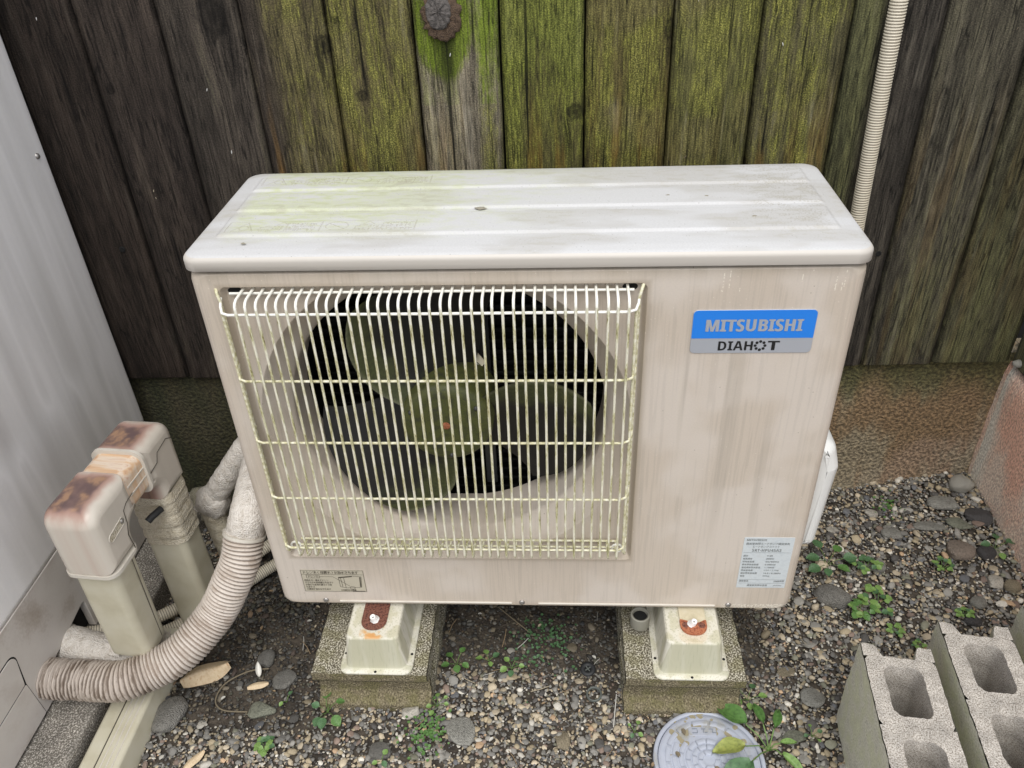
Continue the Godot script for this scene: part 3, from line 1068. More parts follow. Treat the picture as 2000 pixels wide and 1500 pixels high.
func lid_mesh(skirt: bool) -> ArrayMesh:
	var mb := MB.new()
	var uvf := func(p: Vector3) -> Vector2: return Vector2((p.x + 0.42) / 0.84, (p.z + 0.29) / 0.30)
	var cz := -0.1395
	var hx := 0.4125
	var hz := 0.1435
	var N := 7
	var loop := func(ins: float, y: float) -> PackedVector3Array:
		return MB.rr3(Vector3(0, y, cz), hx - ins, hz - ins, maxf(0.022 - ins * 0.6, 0.004), N)
	var rows := [loop.call(0.004, 0.6105), loop.call(0.0, 0.6115), loop.call(0.0, 0.622)]
	for k in range(1, 6):
		var a := PI / 2 * k / 5
		rows.append(loop.call(0.009 * (1.0 - cos(a)), 0.622 + 0.0075 * sin(a)))
	# out to a plain rectangle, then a height field with the three raised panels
	var X0 := -hx + 0.022
	var X1 := hx - 0.022
	var Z0 := cz - hz + 0.018
	var Z1 := cz + hz - 0.022
	if skirt:
		return mb.grid(rows.slice(0, 6), true).mesh()
	mb.grid(rows.slice(5), true, uvf)
	var last: PackedVector3Array = rows[rows.size() - 1]
	var rect := PackedVector3Array()
	for p in last:
		rect.append(Vector3(clampf(p.x, X0, X1), 0.6305, clampf(p.z, Z0, Z1)))
	mb.grid([last, rect], true, uvf, Vector3.UP)
	var xs := [X0]
	var zs := []
	var pan := [[-0.118, -0.054], [-0.190, -0.133], [-0.255, -0.204]]
	for x in [-0.383, 0.383]:
		for k in 7:
			xs.append(x + (k - 3) * 0.0013)
	for k in range(1, 40):
		xs.append(lerpf(-0.375, 0.375, k / 40.0))
	xs.append(X1)
	zs = [Z0, Z1]
	for q in pan:
		for s in 2:
			for k in 7:
				zs.append(q[s] + (k - 3) * 0.0013)
	xs.sort()
	zs.sort()
	var g := []
	for z in zs:
		var r := PackedVector3Array()
		for x in xs:
			var y := 0.6305
			for q in pan:
				y += 0.0024 * sm(-0.003, 0.003, x + 0.383) * sm(-0.003, 0.003, 0.383 - x) * sm(-0.003, 0.003, z - q[0]) * sm(-0.003, 0.003, q[1] - z)
			r.append(Vector3(x, y, z))
		g.append(r)
	mb.grid(g, false, uvf, Vector3.UP)
	return mb.mesh()


func wire_path(pts: Array, r: float, seg := 7) -> ArrayMesh:
	var p := PackedVector3Array(pts)
	var mb := MB.new()
	mb.sweep(p, MB.circle(r, seg), Vector3.RIGHT if absf((p[1] - p[0]).normalized().x) < 0.8 else Vector3.UP)
	return mb.mesh()


func guard(unit: Node3D) -> void:
	var g := holder("fan_guard", unit)
	var m := wire_path([Vector3(0, 0.5815, -0.0085), Vector3(0, 0.5815, 0.020), Vector3(0, 0.5800, 0.0255), Vector3(0, 0.5765, 0.0290), Vector3(0, 0.571, 0.0300), Vector3(0, 0.45, 0.0302), Vector3(0, 0.30, 0.0302), Vector3(0, 0.153, 0.0300), Vector3(0, 0.1475, 0.0285), Vector3(0, 0.1455, 0.0250), Vector3(0, 0.1455, -0.006)], 0.00182)
	for i in 39:
		var w := obj("wire", m, M["wire_%d" % ((i * 7) % 4)], g, Vector3(-0.3445 + i * 0.01246, 0, 0))
		w.rotation.z = rng.randf_range(-0.0012, 0.0012)
	for y in [0.5640, 0.4655, 0.3640, 0.2625, 0.1620]:
		obj("crossbar", wire_path([Vector3(-0.3725, y + 0.010, 0.001), Vector3(-0.3705, y + 0.003, 0.012), Vector3(-0.3655, y, 0.0225), Vector3(-0.357, y, 0.0268), Vector3(-0.10, y - 0.0004, 0.0268), Vector3(0.129, y, 0.0268), Vector3(0.1375, y, 0.0225), Vector3(0.1415, y + 0.003, 0.012), Vector3(0.1435, y + 0.010, 0.001)], 0.0019), M.wire_white if y > 0.5 else M.wire, g)
	obj("crossbar", wire_path([Vector3(-0.362, 0.5775, -0.0035), Vector3(-0.1, 0.5778, -0.0035), Vector3(0.137, 0.5775, -0.0035)], 0.0019), M.wire_white, g)
	obj("crossbar", wire_path([Vector3(-0.352, 0.1415, 0.0005), Vector3(0.133, 0.1415, 0.0005)], 0.0019), M.wire, g)
	obj("crossbar", wire_path([Vector3(-0.352, 0.1495, -0.0045), Vector3(0.133, 0.1495, -0.0045)], 0.0019), M.wire, g)
	for s in [-1, 1]:
		var x := -0.3715 if s < 0 else 0.1425
		var o: float = 0.006 * s
		obj("side_wire", wire_path([Vector3(x + o * 0.9, 0.586, -0.002), Vector3(x + o * 0.5, 0.582, 0.004), Vector3(x, 0.572, 0.0065), Vector3(x, 0.35, 0.0065), Vector3(x, 0.136, 0.0065), Vector3(x, 0.130, 0.002)], 0.0021), M.wire, g)
		obj("side_wire", wire_path([Vector3(x - o * 0.6, 0.560, 0.0175), Vector3(x - o * 0.6, 0.35, 0.0175), Vector3(x - o * 0.6, 0.150, 0.0175)], 0.0021), M.wire, g)
		# a loop at the foot of each side, where the screw holds the guard
		var lp := []
		for k in 15:
			var a := TAU * k / 14
			lp.append(Vector3(x - s * 0.011 + 0.0075 * cos(a), 0.140 + 0.0075 * sin(a), 0.0005))
		obj("eyelet", wire_path(lp, 0.0018), M.wire_white, g)
		var mh := MB.new().lathe(PackedVector2Array([Vector2(0, 0.0006), Vector2(0.0075, 0.0006), Vector2(0.0085, 0)]), 18, Basis(Vector3.RIGHT, PI / 2))
		obj("mounting_hole", mh.mesh(), M.hole, g, Vector3(-0.3565 if s < 0 else 0.1325, 0.5785, -0.0096)).scale = Vector3(1.1, 0.65, 1)


func fan(unit: Node3D) -> void:
	var f := holder("fan", unit)
	f.position = Vector3(-0.112, 0.355, 0)
	var turn := Basis(Vector3.RIGHT, PI / 2)
	obj("hub", MB.new().lathe(PackedVector2Array([Vector2(0, -0.022), Vector2(0.050, -0.0225), Vector2(0.0585, -0.0245), Vector2(0.0635, -0.029), Vector2(0.0655, -0.035), Vector2(0.067, -0.105)]), 48, turn).mesh(), M.hub, f)
	obj("nut", MB.new().lathe(PackedVector2Array([Vector2(0, -0.0205), Vector2(0.005, -0.0205), Vector2(0.0062, -0.022)]), 14, turn).mesh(), M.rust_light, f)
	for k in 3:
		var a := 0.6 + TAU * k / 3
		obj("rivet", MB.new().lathe(PackedVector2Array([Vector2(0, -0.0195), Vector2(0.0026, -0.0202), Vector2(0.0036, -0.023)]), 10, turn).mesh(), M.motor, f, Vector3(cos(a), sin(a), 0) * 0.053)
	for k in 3:
		var base := deg_to_rad(158.0 + 120.0 * k)
		var mb := MB.new()
		for side in 2:
			var rows := []
			for i in 15:
				var t := i / 14.0
				var r := lerpf(0.060, 0.210, t)
				var lead := base - deg_to_rad(6.0 * t + 26.0 * t * t)
				var span := deg_to_rad(lerpf(104.0, 60.0, t))
				var row := PackedVector3Array()
				for j in 15:
					var u := j / 14.0
					var rr := r - 0.014 * t * t * pow(absf(u - 0.45) * 1.8, 3.0)
					var a := lead - span * u
					var z := lerpf(-0.034, -0.098, u) + 0.012 * sin(u * PI) * t - 0.010 * t * (1.0 - u) + (-0.0022 if side else 0.0)
					row.append(Vector3(cos(a) * rr, sin(a) * rr, z))
				rows.append(row)
			mb.grid(rows, false, null, Vector3(0, 0, -1) if side else Vector3(0, 0, 1))
		obj("blade", mb.mesh(), M.fan, f)


func inside(unit: Node3D) -> void:
	# dark inner faces behind the fan opening
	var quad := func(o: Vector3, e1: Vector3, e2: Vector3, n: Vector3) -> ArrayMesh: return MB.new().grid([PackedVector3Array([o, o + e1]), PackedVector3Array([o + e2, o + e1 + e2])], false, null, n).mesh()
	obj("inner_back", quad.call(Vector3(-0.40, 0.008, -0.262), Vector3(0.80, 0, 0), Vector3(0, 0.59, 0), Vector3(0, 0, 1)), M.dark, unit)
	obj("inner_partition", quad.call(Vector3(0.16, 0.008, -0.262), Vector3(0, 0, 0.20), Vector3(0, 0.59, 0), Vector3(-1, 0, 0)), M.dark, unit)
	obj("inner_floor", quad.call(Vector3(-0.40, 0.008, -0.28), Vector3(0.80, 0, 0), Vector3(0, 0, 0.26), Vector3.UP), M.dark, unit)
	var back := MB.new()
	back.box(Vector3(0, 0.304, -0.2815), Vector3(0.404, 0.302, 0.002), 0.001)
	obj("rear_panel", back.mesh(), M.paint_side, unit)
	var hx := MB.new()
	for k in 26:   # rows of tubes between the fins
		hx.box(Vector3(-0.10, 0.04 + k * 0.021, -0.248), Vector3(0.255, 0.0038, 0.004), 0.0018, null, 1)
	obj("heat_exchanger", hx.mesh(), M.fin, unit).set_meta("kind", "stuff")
	var mt := holder("motor_bracket", unit)
	for q in [[-0.068, 0.36, -0.165, 0.009, 0.235], [-0.155, 0.36, -0.165, 0.009, 0.235], [-0.112, 0.505, -0.158, 0.052, 0.010]]:
		obj("bar", MB.new().box(Vector3(q[0], q[1], q[2]), Vector3(q[3], q[4], 0.003), 0.001).mesh(), M.motor, mt)
	var tab := MB.new().slab(PackedVector2Array([Vector2(-0.016, 0.0), Vector2(0.0, -0.016), Vector2(0.016, 0.002), Vector2(0.004, 0.018)]), [0.002], 0.0, 0.003, 0.0006)
	var tb := obj("tab", tab.mesh(), M.cream, mt, Vector3(-0.0755, 0.4045, -0.104))
	tb.rotation = Vector3(-0.5, 0.1, 0)
	obj("bolt", MB.new().lathe(PackedVector2Array([Vector2(0, 0.007), Vector2(0.0035, 0.007), Vector2(0.0042, 0.003), Vector2(0.0062, 0.003), Vector2(0.0065, 0.0)]), 12, Basis(Vector3.RIGHT, PI / 2)).mesh(), M.zinc, mt, Vector3(-0.0755, 0.4045, -0.100))
	obj("motor", MB.new().lathe(PackedVector2Array([Vector2(0, -0.108), Vector2(0.045, -0.108), Vector2(0.05, -0.115), Vector2(0.05, -0.175)]), 24, Basis(Vector3.RIGHT, PI / 2)).mesh(), M.motor, unit, Vector3(-0.112, 0.355, 0))
	var pad := MB.new().box(Vector3(0.03, 0.016, -0.10), Vector3(0.075, 0.006, 0.045), 0.003)
	obj("speckled_plate", pad.mesh(), M.concrete_1, unit, Vector3(0, 0.055, -0.05))  # pale speckled plate for a mottled patch on the pan


func bits(parent: Node, called: String, glyphs: Array, x0: float, y0: float, px: float, mt: Material, z: float, gap := 0.9) -> void:   # characters from 8 x 8 dot rows
	var mb := MB.new()
	var x := x0
	for g in glyphs:
		for r in g.size():
			var row: int = g[r]
			var c := 0
			while c < 8:
				if row & (1 << (7 - c)):
					var c0 := c
					while c < 8 and row & (1 << (7 - c)):
						c += 1
					var a := Vector3(x + c0 * px, y0 - r * px * 1.15, z)
					var e := Vector3(x + c * px, y0 - (r + 1) * px * 1.15, z)
					mb.grid([PackedVector3Array([Vector3(a.x, e.y, z), Vector3(e.x, e.y, z)]), PackedVector3Array([Vector3(a.x, a.y, z), Vector3(e.x, a.y, z)])], false, null, Vector3(0, 0, 1))
				else:
					c += 1
		x += px * 8 * gap + px
	obj(called, mb.mesh(), mt, parent)


func lines(parent: Node, called: String, segs: Array, wd: float, mt: Material, z: float) -> void:
	var mb := MB.new()
	for s in segs:
		var a := Vector2(s[0], s[1])
		var b := Vector2(s[2], s[3])
		var n := (b - a).normalized().orthogonal() * wd / 2
		mb.grid([PackedVector3Array([Vector3(a.x - n.x, a.y - n.y, z), Vector3(b.x - n.x, b.y - n.y, z)]), PackedVector3Array([Vector3(a.x + n.x, a.y + n.y, z), Vector3(b.x + n.x, b.y + n.y, z)])], false, null, Vector3(0, 0, 1))
	obj(called, mb.mesh(), mt, parent)


func rect(a: Vector2, b: Vector2) -> PackedVector2Array:
	return PackedVector2Array([a, Vector2(b.x, a.y), b, Vector2(a.x, b.y)])


func badges(unit: Node3D) -> void:
	# the blue and silver badge
	var b := MB.new().slab(rect(Vector2(0.2095, 0.4885), Vector2(0.3585, 0.5505)), [0.006], 0.0, 0.0012, 0.0004, 5)
	var o := obj("badge", b.mesh(), M.silver, unit)
	obj("blue_field", MB.new().slab(rect(Vector2(0.2100, 0.5105), Vector2(0.3580, 0.5500)), [0.0004, 0.0004, 0.006, 0.006], 0.0012, 0.0015, 0.0, 5).mesh(), M.blue, o)
	for k in 3:
		text(o, "marking", "MITSUBISHI", Rect2(0.2261 + 0.0005 * k, 0.5203, 0.1160, 0.0174), 0.0018 + 0.0001 * k, M.silver)
	text(o, "marking", "DIAH", Rect2(0.2440, 0.4928, 0.0425, 0.0135), 0.0016, M.ink)
	text(o, "marking", "T", Rect2(0.3045, 0.4928, 0.0145, 0.0135), 0.0016, M.ink)
	for k in 8:
		var a := TAU * k / 8
		var dot := MB.new().lathe(PackedVector2Array([Vector2(0, 0.0004), Vector2(0.0019, 0.0004), Vector2(0.0019, 0.0)]), 12, Basis(Vector3.RIGHT, PI / 2))
		obj("dot", dot.mesh(), M.ink, o, Vector3(0.2955 + 0.0060 * cos(a), 0.4995 + 0.0060 * sin(a), 0.0012))
	# the rating plate
	var p := obj("rating_plate", MB.new().slab(rect(Vector2(0.3185, 0.0550), Vector2(0.3920, 0.1640)), [0.001], 0.0, 0.0005).mesh(), M.plate, unit)
	var z := 0.0008
	text(p, "marking", "MITSUBISHI", Rect2(0.3225, 0.1570, 0.029, 0.0042), z, M.ink_soft)
	text(p, "marking", "SRT-HPU45A3", Rect2(0.3325, 0.1345, 0.043, 0.0058), z, M.ink_soft)
	var kanji := [[0x7e, 0x12, 0xfe, 0x92, 0xfe, 0x92, 0xfe, 0x82], [0x10, 0xfe, 0x44, 0x7c, 0x10, 0xfe, 0x28, 0xc6], [0x44, 0xfe, 0x92, 0xfe, 0x10, 0x7c, 0x54, 0x92], [0x20, 0x7e, 0xa8, 0x7e, 0x20, 0xfe, 0x44, 0x82], [0xee, 0xaa, 0xee, 0x10, 0xfe, 0x54, 0x92, 0x10], [0x10, 0x92, 0x54, 0xfe, 0x38, 0x54, 0x92, 0x10]]
	var kana := [[0x20, 0x2e, 0x30, 0x20, 0x20, 0x20, 0x3e, 0x00], [0x00, 0x00, 0x00, 0x7e, 0x00, 0x00, 0x00, 0x00], [0x20, 0x20, 0x38, 0x24, 0x20, 0x20, 0x20, 0x20], [0x10, 0xfe, 0x10, 0x54, 0x92, 0x92, 0x10, 0x30], [0x80, 0x42, 0x02, 0x04, 0x08, 0x30, 0xc0, 0x00], [0x02, 0xfe, 0x04, 0x04, 0x08, 0x30, 0xc0, 0x00]]
	var unit_word := [[0x00, 0x7c, 0x04, 0x04, 0x04, 0xfe, 0x00, 0x00], [0x00, 0x7c, 0x00, 0x00, 0xfe, 0x00, 0x00, 0x00], [0x00, 0x54, 0x54, 0x04, 0x08, 0x30, 0x00, 0x00], [0x20, 0x20, 0x38, 0x24, 0x20, 0x20, 0x20, 0x20]]
	bits(p, "marking", kanji.slice(0, 5) + kana + kanji.slice(0, 4), 0.3225, 0.1535, 0.00052, M.ink_soft, z)
	bits(p, "marking", kana + unit_word, 0.3320, 0.1472, 0.00050, M.ink_soft, z)
	var vals := ["1Ø", "200V", "50/60Hz", "0.960kW", "1.150kW", "CO2 / 1.1kg", "14.0 / 8.5MPa", "60kg"]
	var wid := [0.009, 0.012, 0.020, 0.016, 0.015, 0.022, 0.026, 0.010]
	var nk := [2, 4, 5, 7, 8, 5, 7, 2]
	for k in 8:
		var y := 0.1275 - k * 0.0063
		var line := []
		for q in nk[k]:
			line.append(kanji[(k * 2 + q * 5) % 6])
		bits(p, "marking", line, 0.3215, y, 0.00043, M.ink_soft, z)
		text(p, "marking", vals[k], Rect2(0.3555, y - 0.0034, wid[k], 0.0032), z, M.ink_soft)
	lines(p, "marking", [[0.3205, 0.1325, 0.390, 0.1325], [0.3205, 0.0735, 0.390, 0.0735], [0.3205, 0.0655, 0.390, 0.0655]], 0.0004, M.ink_soft, z)  # ruled lines across the plate
	bits(p, "marking", kanji.slice(0, 4), 0.3215, 0.0722, 0.00043, M.ink_soft, z)
	text(p, "marking", "2008", Rect2(0.3735, 0.0682, 0.009, 0.0034), z, M.ink_soft)
	bits(p, "marking", kanji.slice(3, 5), 0.3828, 0.0722, 0.00043, M.ink_soft, z)
	bits(p, "marking", kanji + kanji.slice(1, 3), 0.3345, 0.0628, 0.00047, M.ink_soft, z)
	text(p, "marking", "JAPAN", Rect2(0.3735, 0.0588, 0.013, 0.0026), z, M.ink_soft)
	# the drain notice
	var l := obj("drain_notice", MB.new().slab(rect(Vector2(-0.3655, 0.0345), Vector2(-0.2645, 0.0845)), [0.0025], 0.0, 0.0005).mesh(), M.label, unit)
	lines(l, "marking", [[-0.365, 0.0840, -0.265, 0.0840], [-0.365, 0.0350, -0.265, 0.0350], [-0.3651, 0.0350, -0.3651, 0.0840], [-0.2649, 0.0350, -0.2649, 0.0840], [-0.365, 0.0745, -0.265, 0.0745], [-0.3575, 0.0728, -0.3365, 0.0728], [-0.3575, 0.0660, -0.3365, 0.0660], [-0.3575, 0.0660, -0.3575, 0.0728], [-0.3365, 0.0660, -0.3365, 0.0728], [-0.3365, 0.0695, -0.315, 0.0695], [-0.315, 0.0695, -0.290, 0.0475]], 0.0006, M.ink_brown, z)  # frame, boxed tag and leader line of the notice
	lines(l, "marking", [[-0.306, 0.0685, -0.284, 0.0715], [-0.284, 0.0715, -0.2695, 0.0700], [-0.306, 0.0685, -0.306, 0.0465], [-0.2715, 0.0455, -0.2695, 0.0700], [-0.306, 0.0465, -0.297, 0.0435], [-0.297, 0.0435, -0.2715, 0.0455], [-0.297, 0.0435, -0.298, 0.0670], [-0.302, 0.0450, -0.303, 0.0680]], 0.0007, M.ink_brown, z)  # line drawing on the notice
	lines(l, "marking", [[-0.306, 0.0675, -0.284, 0.0705]], 0.0018, M.ink_brown, z + 0.0002)
	lines(l, "marking", [[-0.273, 0.0465, -0.2715, 0.0690]], 0.0018, M.ink_brown, z + 0.0002)
	var ci := []
	for k in 14:
		ci.append([-0.2865 + 0.0042 * cos(TAU * k / 14), 0.0440 + 0.0032 * sin(TAU * k / 14), -0.2865 + 0.0042 * cos(TAU * (k + 1) / 14), 0.0440 + 0.0032 * sin(TAU * (k + 1) / 14)])
	lines(l, "marking", ci, 0.0006, M.ink_brown, z)
	var do_ := [0x48, 0x44, 0x40, 0x70, 0x4c, 0x40, 0x40, 0x40]
	var re_ := [0x40, 0x40, 0x40, 0x40, 0x42, 0x44, 0x58, 0x60]
	var n_ := [0x80, 0x42, 0x02, 0x04, 0x08, 0x10, 0x60, 0x80]
	var sui := [0x10, 0x12, 0xf4, 0x38, 0x34, 0x52, 0x91, 0x30]
	var ketsu := [0x24, 0x5f, 0xe4, 0x5f, 0x40, 0xee, 0xaa, 0x4e]
	var ro := [0x7e, 0xff, 0x5a, 0x7e, 0xee, 0xa4, 0xee, 0xea]
	var ga := [0x25, 0x20, 0xf8, 0x2a, 0x4a, 0x49, 0x98, 0x30]
	var hai := [0x54, 0xf4, 0x57, 0x64, 0x57, 0xd4, 0x57, 0xd4]
	var sa := [0x10, 0xfe, 0x08, 0x04, 0x3c, 0x40, 0x40, 0x3c]
	var ra := [0x20, 0xf8, 0x2c, 0x64, 0xa4, 0x24, 0x26, 0x22]
	var ma := [0x10, 0xfe, 0x10, 0xfe, 0x10, 0x70, 0x98, 0x76]
	var su := [0x10, 0xfe, 0x10, 0x30, 0x50, 0x30, 0x10, 0x60]
	var par := [0x08, 0x10, 0x20, 0x20, 0x20, 0x20, 0x10, 0x08]
	var par2 := [0x20, 0x10, 0x08, 0x08, 0x08, 0x08, 0x10, 0x20]
	var kuchi := [0x00, 0x7e, 0x42, 0x42, 0x42, 0x42, 0x7e, 0x00]
	bits(l, "marking", [do_, re_, n_, sui, par, ketsu, ro, sui, par2, ga, hai, sui, sa, ra, ma, su], -0.3615, 0.0822, 0.00068, M.ink_brown, z)
	bits(l, "marking", [do_, re_, n_, kuchi], -0.3550, 0.0719, 0.00052, M.ink_brown, z)
	var body := [[ketsu, hai, sui, ga, n_, ro, ma, su, do_, re_, n_], [kuchi, sa, ra, ga, sui, hai, ketsu, ro, sa, ra, ma, su, do_], [ga, hai, su, ra, ma, ketsu, sui, ro, sa, do_, kuchi, ma], [ra, ma, su, sa], [sui, ro, ketsu, su, hai, sui, ga, sa, ra, ma, su]]
	for k in 5:
		bits(l, "marking", body[k], -0.3625 + 0.0002 * k, 0.0628 - k * 0.0052, 0.00044, M.ink_brown, z)
	bits(l, "marking", [sui, hai, ro, ketsu, ga, ketsu, ro, ro], -0.306, 0.0402, 0.00038, M.ink_brown, z)
	lines(l, "marking", [[-0.287, 0.0362, -0.267, 0.0362]], 0.0012, M.ink_brown, z + 0.0002)


func heat_pump() -> void:
	var u := thing("heat_pump_unit", "large beige metal heat pump unit with wire fan guard, blue badge and pale lid", "heat pump", Vector3(0, G, 0))
	obj("front_panel", front_panel(), M.paint, u)
	var ld := obj("lid", lid_mesh(false), M.lid, u)
	obj("skirt", lid_mesh(true), M.paint_side, ld)
	for q in [[-0.055, -0.128, 0.0042], [0.288, -0.088, 0.0022], [0.19, -0.16, 0.0018], [0.24, -0.155, 0.0018], [-0.34, -0.03, 0.0016]]:   # bits of debris on the lid
		var mb := MB.new()
		var rows := []
		for i in 4:
			var r := PackedVector3Array()
			for j in 7:
				var a := TAU * j / 7
				r.append(Vector3(cos(a) * q[2] * [1.0, 0.9, 0.5, 0.02][i] * rng.randf_range(0.8, 2.6), [0.0, 0.0008, 0.0016, 0.0018][i], sin(a) * q[2] * [1.0, 0.9, 0.5, 0.02][i] * rng.randf_range(0.7, 1.2)))
			rows.append(r)
		mb.grid(rows, true)
		obj("debris", mb.mesh(), M.grit, ld, Vector3(q[0], 0.6320, q[1]))
	# pressed ribs and screws along the foot of the front
	for q in [[-0.313, -0.031], [0.010, 0.291]]:
		obj("pressed_rib", MB.new().slab(rect(Vector2(q[0], 0.0105), Vector2(q[1], 0.0140)), [0.0016], -0.001, 0.0022, 0.0014, 4).mesh(), M.cover, u)
	for x in [-0.335, -0.0155, 0.311]:
		var s := MB.new().lathe(PackedVector2Array([Vector2(0, 0.0022), Vector2(0.0012, 0.0022), Vector2(0.0014, 0.0030), Vector2(0.0036, 0.0024), Vector2(0.0046, 0.001), Vector2(0.0048, -0.0005)]), 16, Basis(Vector3.RIGHT, PI / 2))
		obj("screw", s.mesh(), M.screw, u, Vector3(x, 0.0140, 0.0))
	inside(u)
	fan(u)
	guard(u)
	badges(u)
	# mounting lugs under the front edge
	for s in [-1, 1]:
		var x := -0.2525 if s < 0 else 0.2545
		var shape := PackedVector2Array([Vector2(-0.0205, 0.10), Vector2(-0.0205, -0.047), Vector2(0.0205, -0.047), Vector2(0.0205, 0.10)])
		var lug := MB.new().slab(shape, [0.001, 0.018, 0.018, 0.001], -0.0022, 0.0006, 0.0008, 7, Transform3D(Basis(Vector3.RIGHT, -PI / 2), Vector3.ZERO))
		var l := obj("mounting_lug", lug.mesh(), M.rust if s < 0 else M.cream, u, Vector3(x, -0.0005, 0))
		if s > 0:
			var shape2 := PackedVector2Array([Vector2(-0.0208, -0.018), Vector2(-0.0208, -0.0475), Vector2(0.0208, -0.0475), Vector2(0.0208, -0.018), Vector2(0.010, -0.024), Vector2(0.0, -0.0265), Vector2(-0.010, -0.021)])
			obj("rusty_end", MB.new().slab(shape2, [0.002, 0.018, 0.018, 0.002, 0.001, 0.001, 0.001], -0.0023, 0.0012, 0.0004, 6, Transform3D(Basis(Vector3.RIGHT, -PI / 2), Vector3.ZERO)).mesh(), M.rust_light, l)
		for q in [-1, 1]:
			obj("weld_dimple", MB.new().lathe(PackedVector2Array([Vector2(0, 0.0014), Vector2(0.0035, 0.0014), Vector2(0.005, 0.0022), Vector2(0.0062, 0.0006)]), 14).mesh(), M.rust, l, Vector3(0.0125 * q, 0.0, 0.030))
	# white valve cover and conduit box on the right-hand side
	var cov := PackedVector2Array([Vector2(0.409, 0.100), Vector2(0.440, 0.104), Vector2(0.450, 0.262), Vector2(0.438, 0.305), Vector2(0.409, 0.312)])
	obj("valve_cover", MB.new().slab(cov, [0.002, 0.014, 0.02, 0.02, 0.002], -0.215, -0.035, 0.020, 5).mesh(), M.white_plastic, u)
	var box2 := PackedVector2Array([Vector2(0.409, 0.53), Vector2(0.424, 0.532), Vector2(0.427, 0.596), Vector2(0.4195, 0.607), Vector2(0.409, 0.607)])
	obj("handle_cover", MB.new().slab(box2, [0.001, 0.004, 0.006, 0.006, 0.001], -0.215, -0.085, 0.008, 4).mesh(), M.cover, u)
	var hl := PackedVector2Array([Vector2(-0.409, 0.53), Vector2(-0.409, 0.607), Vector2(-0.4145, 0.606), Vector2(-0.416, 0.53)])
	obj("handle_cover", MB.new().slab(hl, [0.001], -0.115, -0.03, 0.004, 3).mesh(), M.cover, u)
	var nz_ := MB.new().lathe(PackedVector2Array([Vector2(0.0125, -0.024), Vector2(0.0158, -0.022), Vector2(0.0160, 0.000), Vector2(0.0148, 0.002), Vector2(0.0118, 0.001), Vector2(0.0112, -0.020)]), 24)
	var sp := obj("drain_spout", nz_.mesh(), M.spout, u, Vector3(0.1765, -0.030, -0.014))
	obj("bore", MB.new().lathe(PackedVector2Array([Vector2(0.0, -0.004), Vector2(0.0114, -0.004)]), 20).mesh(), M.hole, sp)


func feet() -> void:
	for s in 2:
		var x := -0.2515 if s == 0 else 0.2525
		var f := thing("plastic_stand", ["off-white plastic stand under the left end of the unit with orange rust stains", "off-white plastic stand under the right end of the unit, holding the cream lug"][s], "equipment stand", Vector3(x, G, 0), "plastic stands under the unit")
		var rows := []
		for q in [[0.0585, 0.2020, -0.0748, 0.014], [0.0590, 0.2025, -0.0730, 0.014], [0.0585, 0.2020, -0.0705, 0.014], [0.0510, 0.1950, -0.0700, 0.012], [0.0495, 0.1935, -0.0680, 0.012], [0.0425, 0.1872, -0.0080, 0.010], [0.0415, 0.1862, -0.0050, 0.010], [0.0395, 0.1845, -0.0032, 0.010]]:
			rows.append(MB.rr3(Vector3(0, q[2], -0.125), q[0], q[1], q[3], 5))
		var uvf := func(p: Vector3) -> Vector2: return Vector2((p.x + 0.06) / 0.12, (p.z + 0.34) / 0.42)
		obj("body", MB.new().grid(rows, true, uvf).cap(rows[rows.size() - 1], Vector3.UP, uvf).mesh(), M["foot_%d" % s], f)
		var b := MB.new().lathe(PackedVector2Array([Vector2(0.0012, 0.009), Vector2(0.0035, 0.0115), Vector2(0.0048, 0.0105), Vector2(0.0052, 0.001), Vector2(0.0072, 0.001), Vector2(0.0078, -0.002)]), 16)
		var o := obj("bolt", b.mesh(), M.white_paint, f, Vector3(0, 0.001, 0.0285))
		o.rotation = Vector3(0.25, 0, -0.2 if s else 0.15)
		for q in [[-0.0545, 0.040], [0.0545, 0.040], [0.0, 0.0745], [-0.0545, -0.2], [0.0545, -0.2]]:
			obj("screw_hole", MB.new().lathe(PackedVector2Array([Vector2(0, 0.0004), Vector2(0.0022, 0.0004), Vector2(0.0024, 0.0)]), 10).mesh(), M.hole, f, Vector3(q[0], -0.0700 + (-0.0005 if q[0] == 0.0 else 0.0), q[1]))


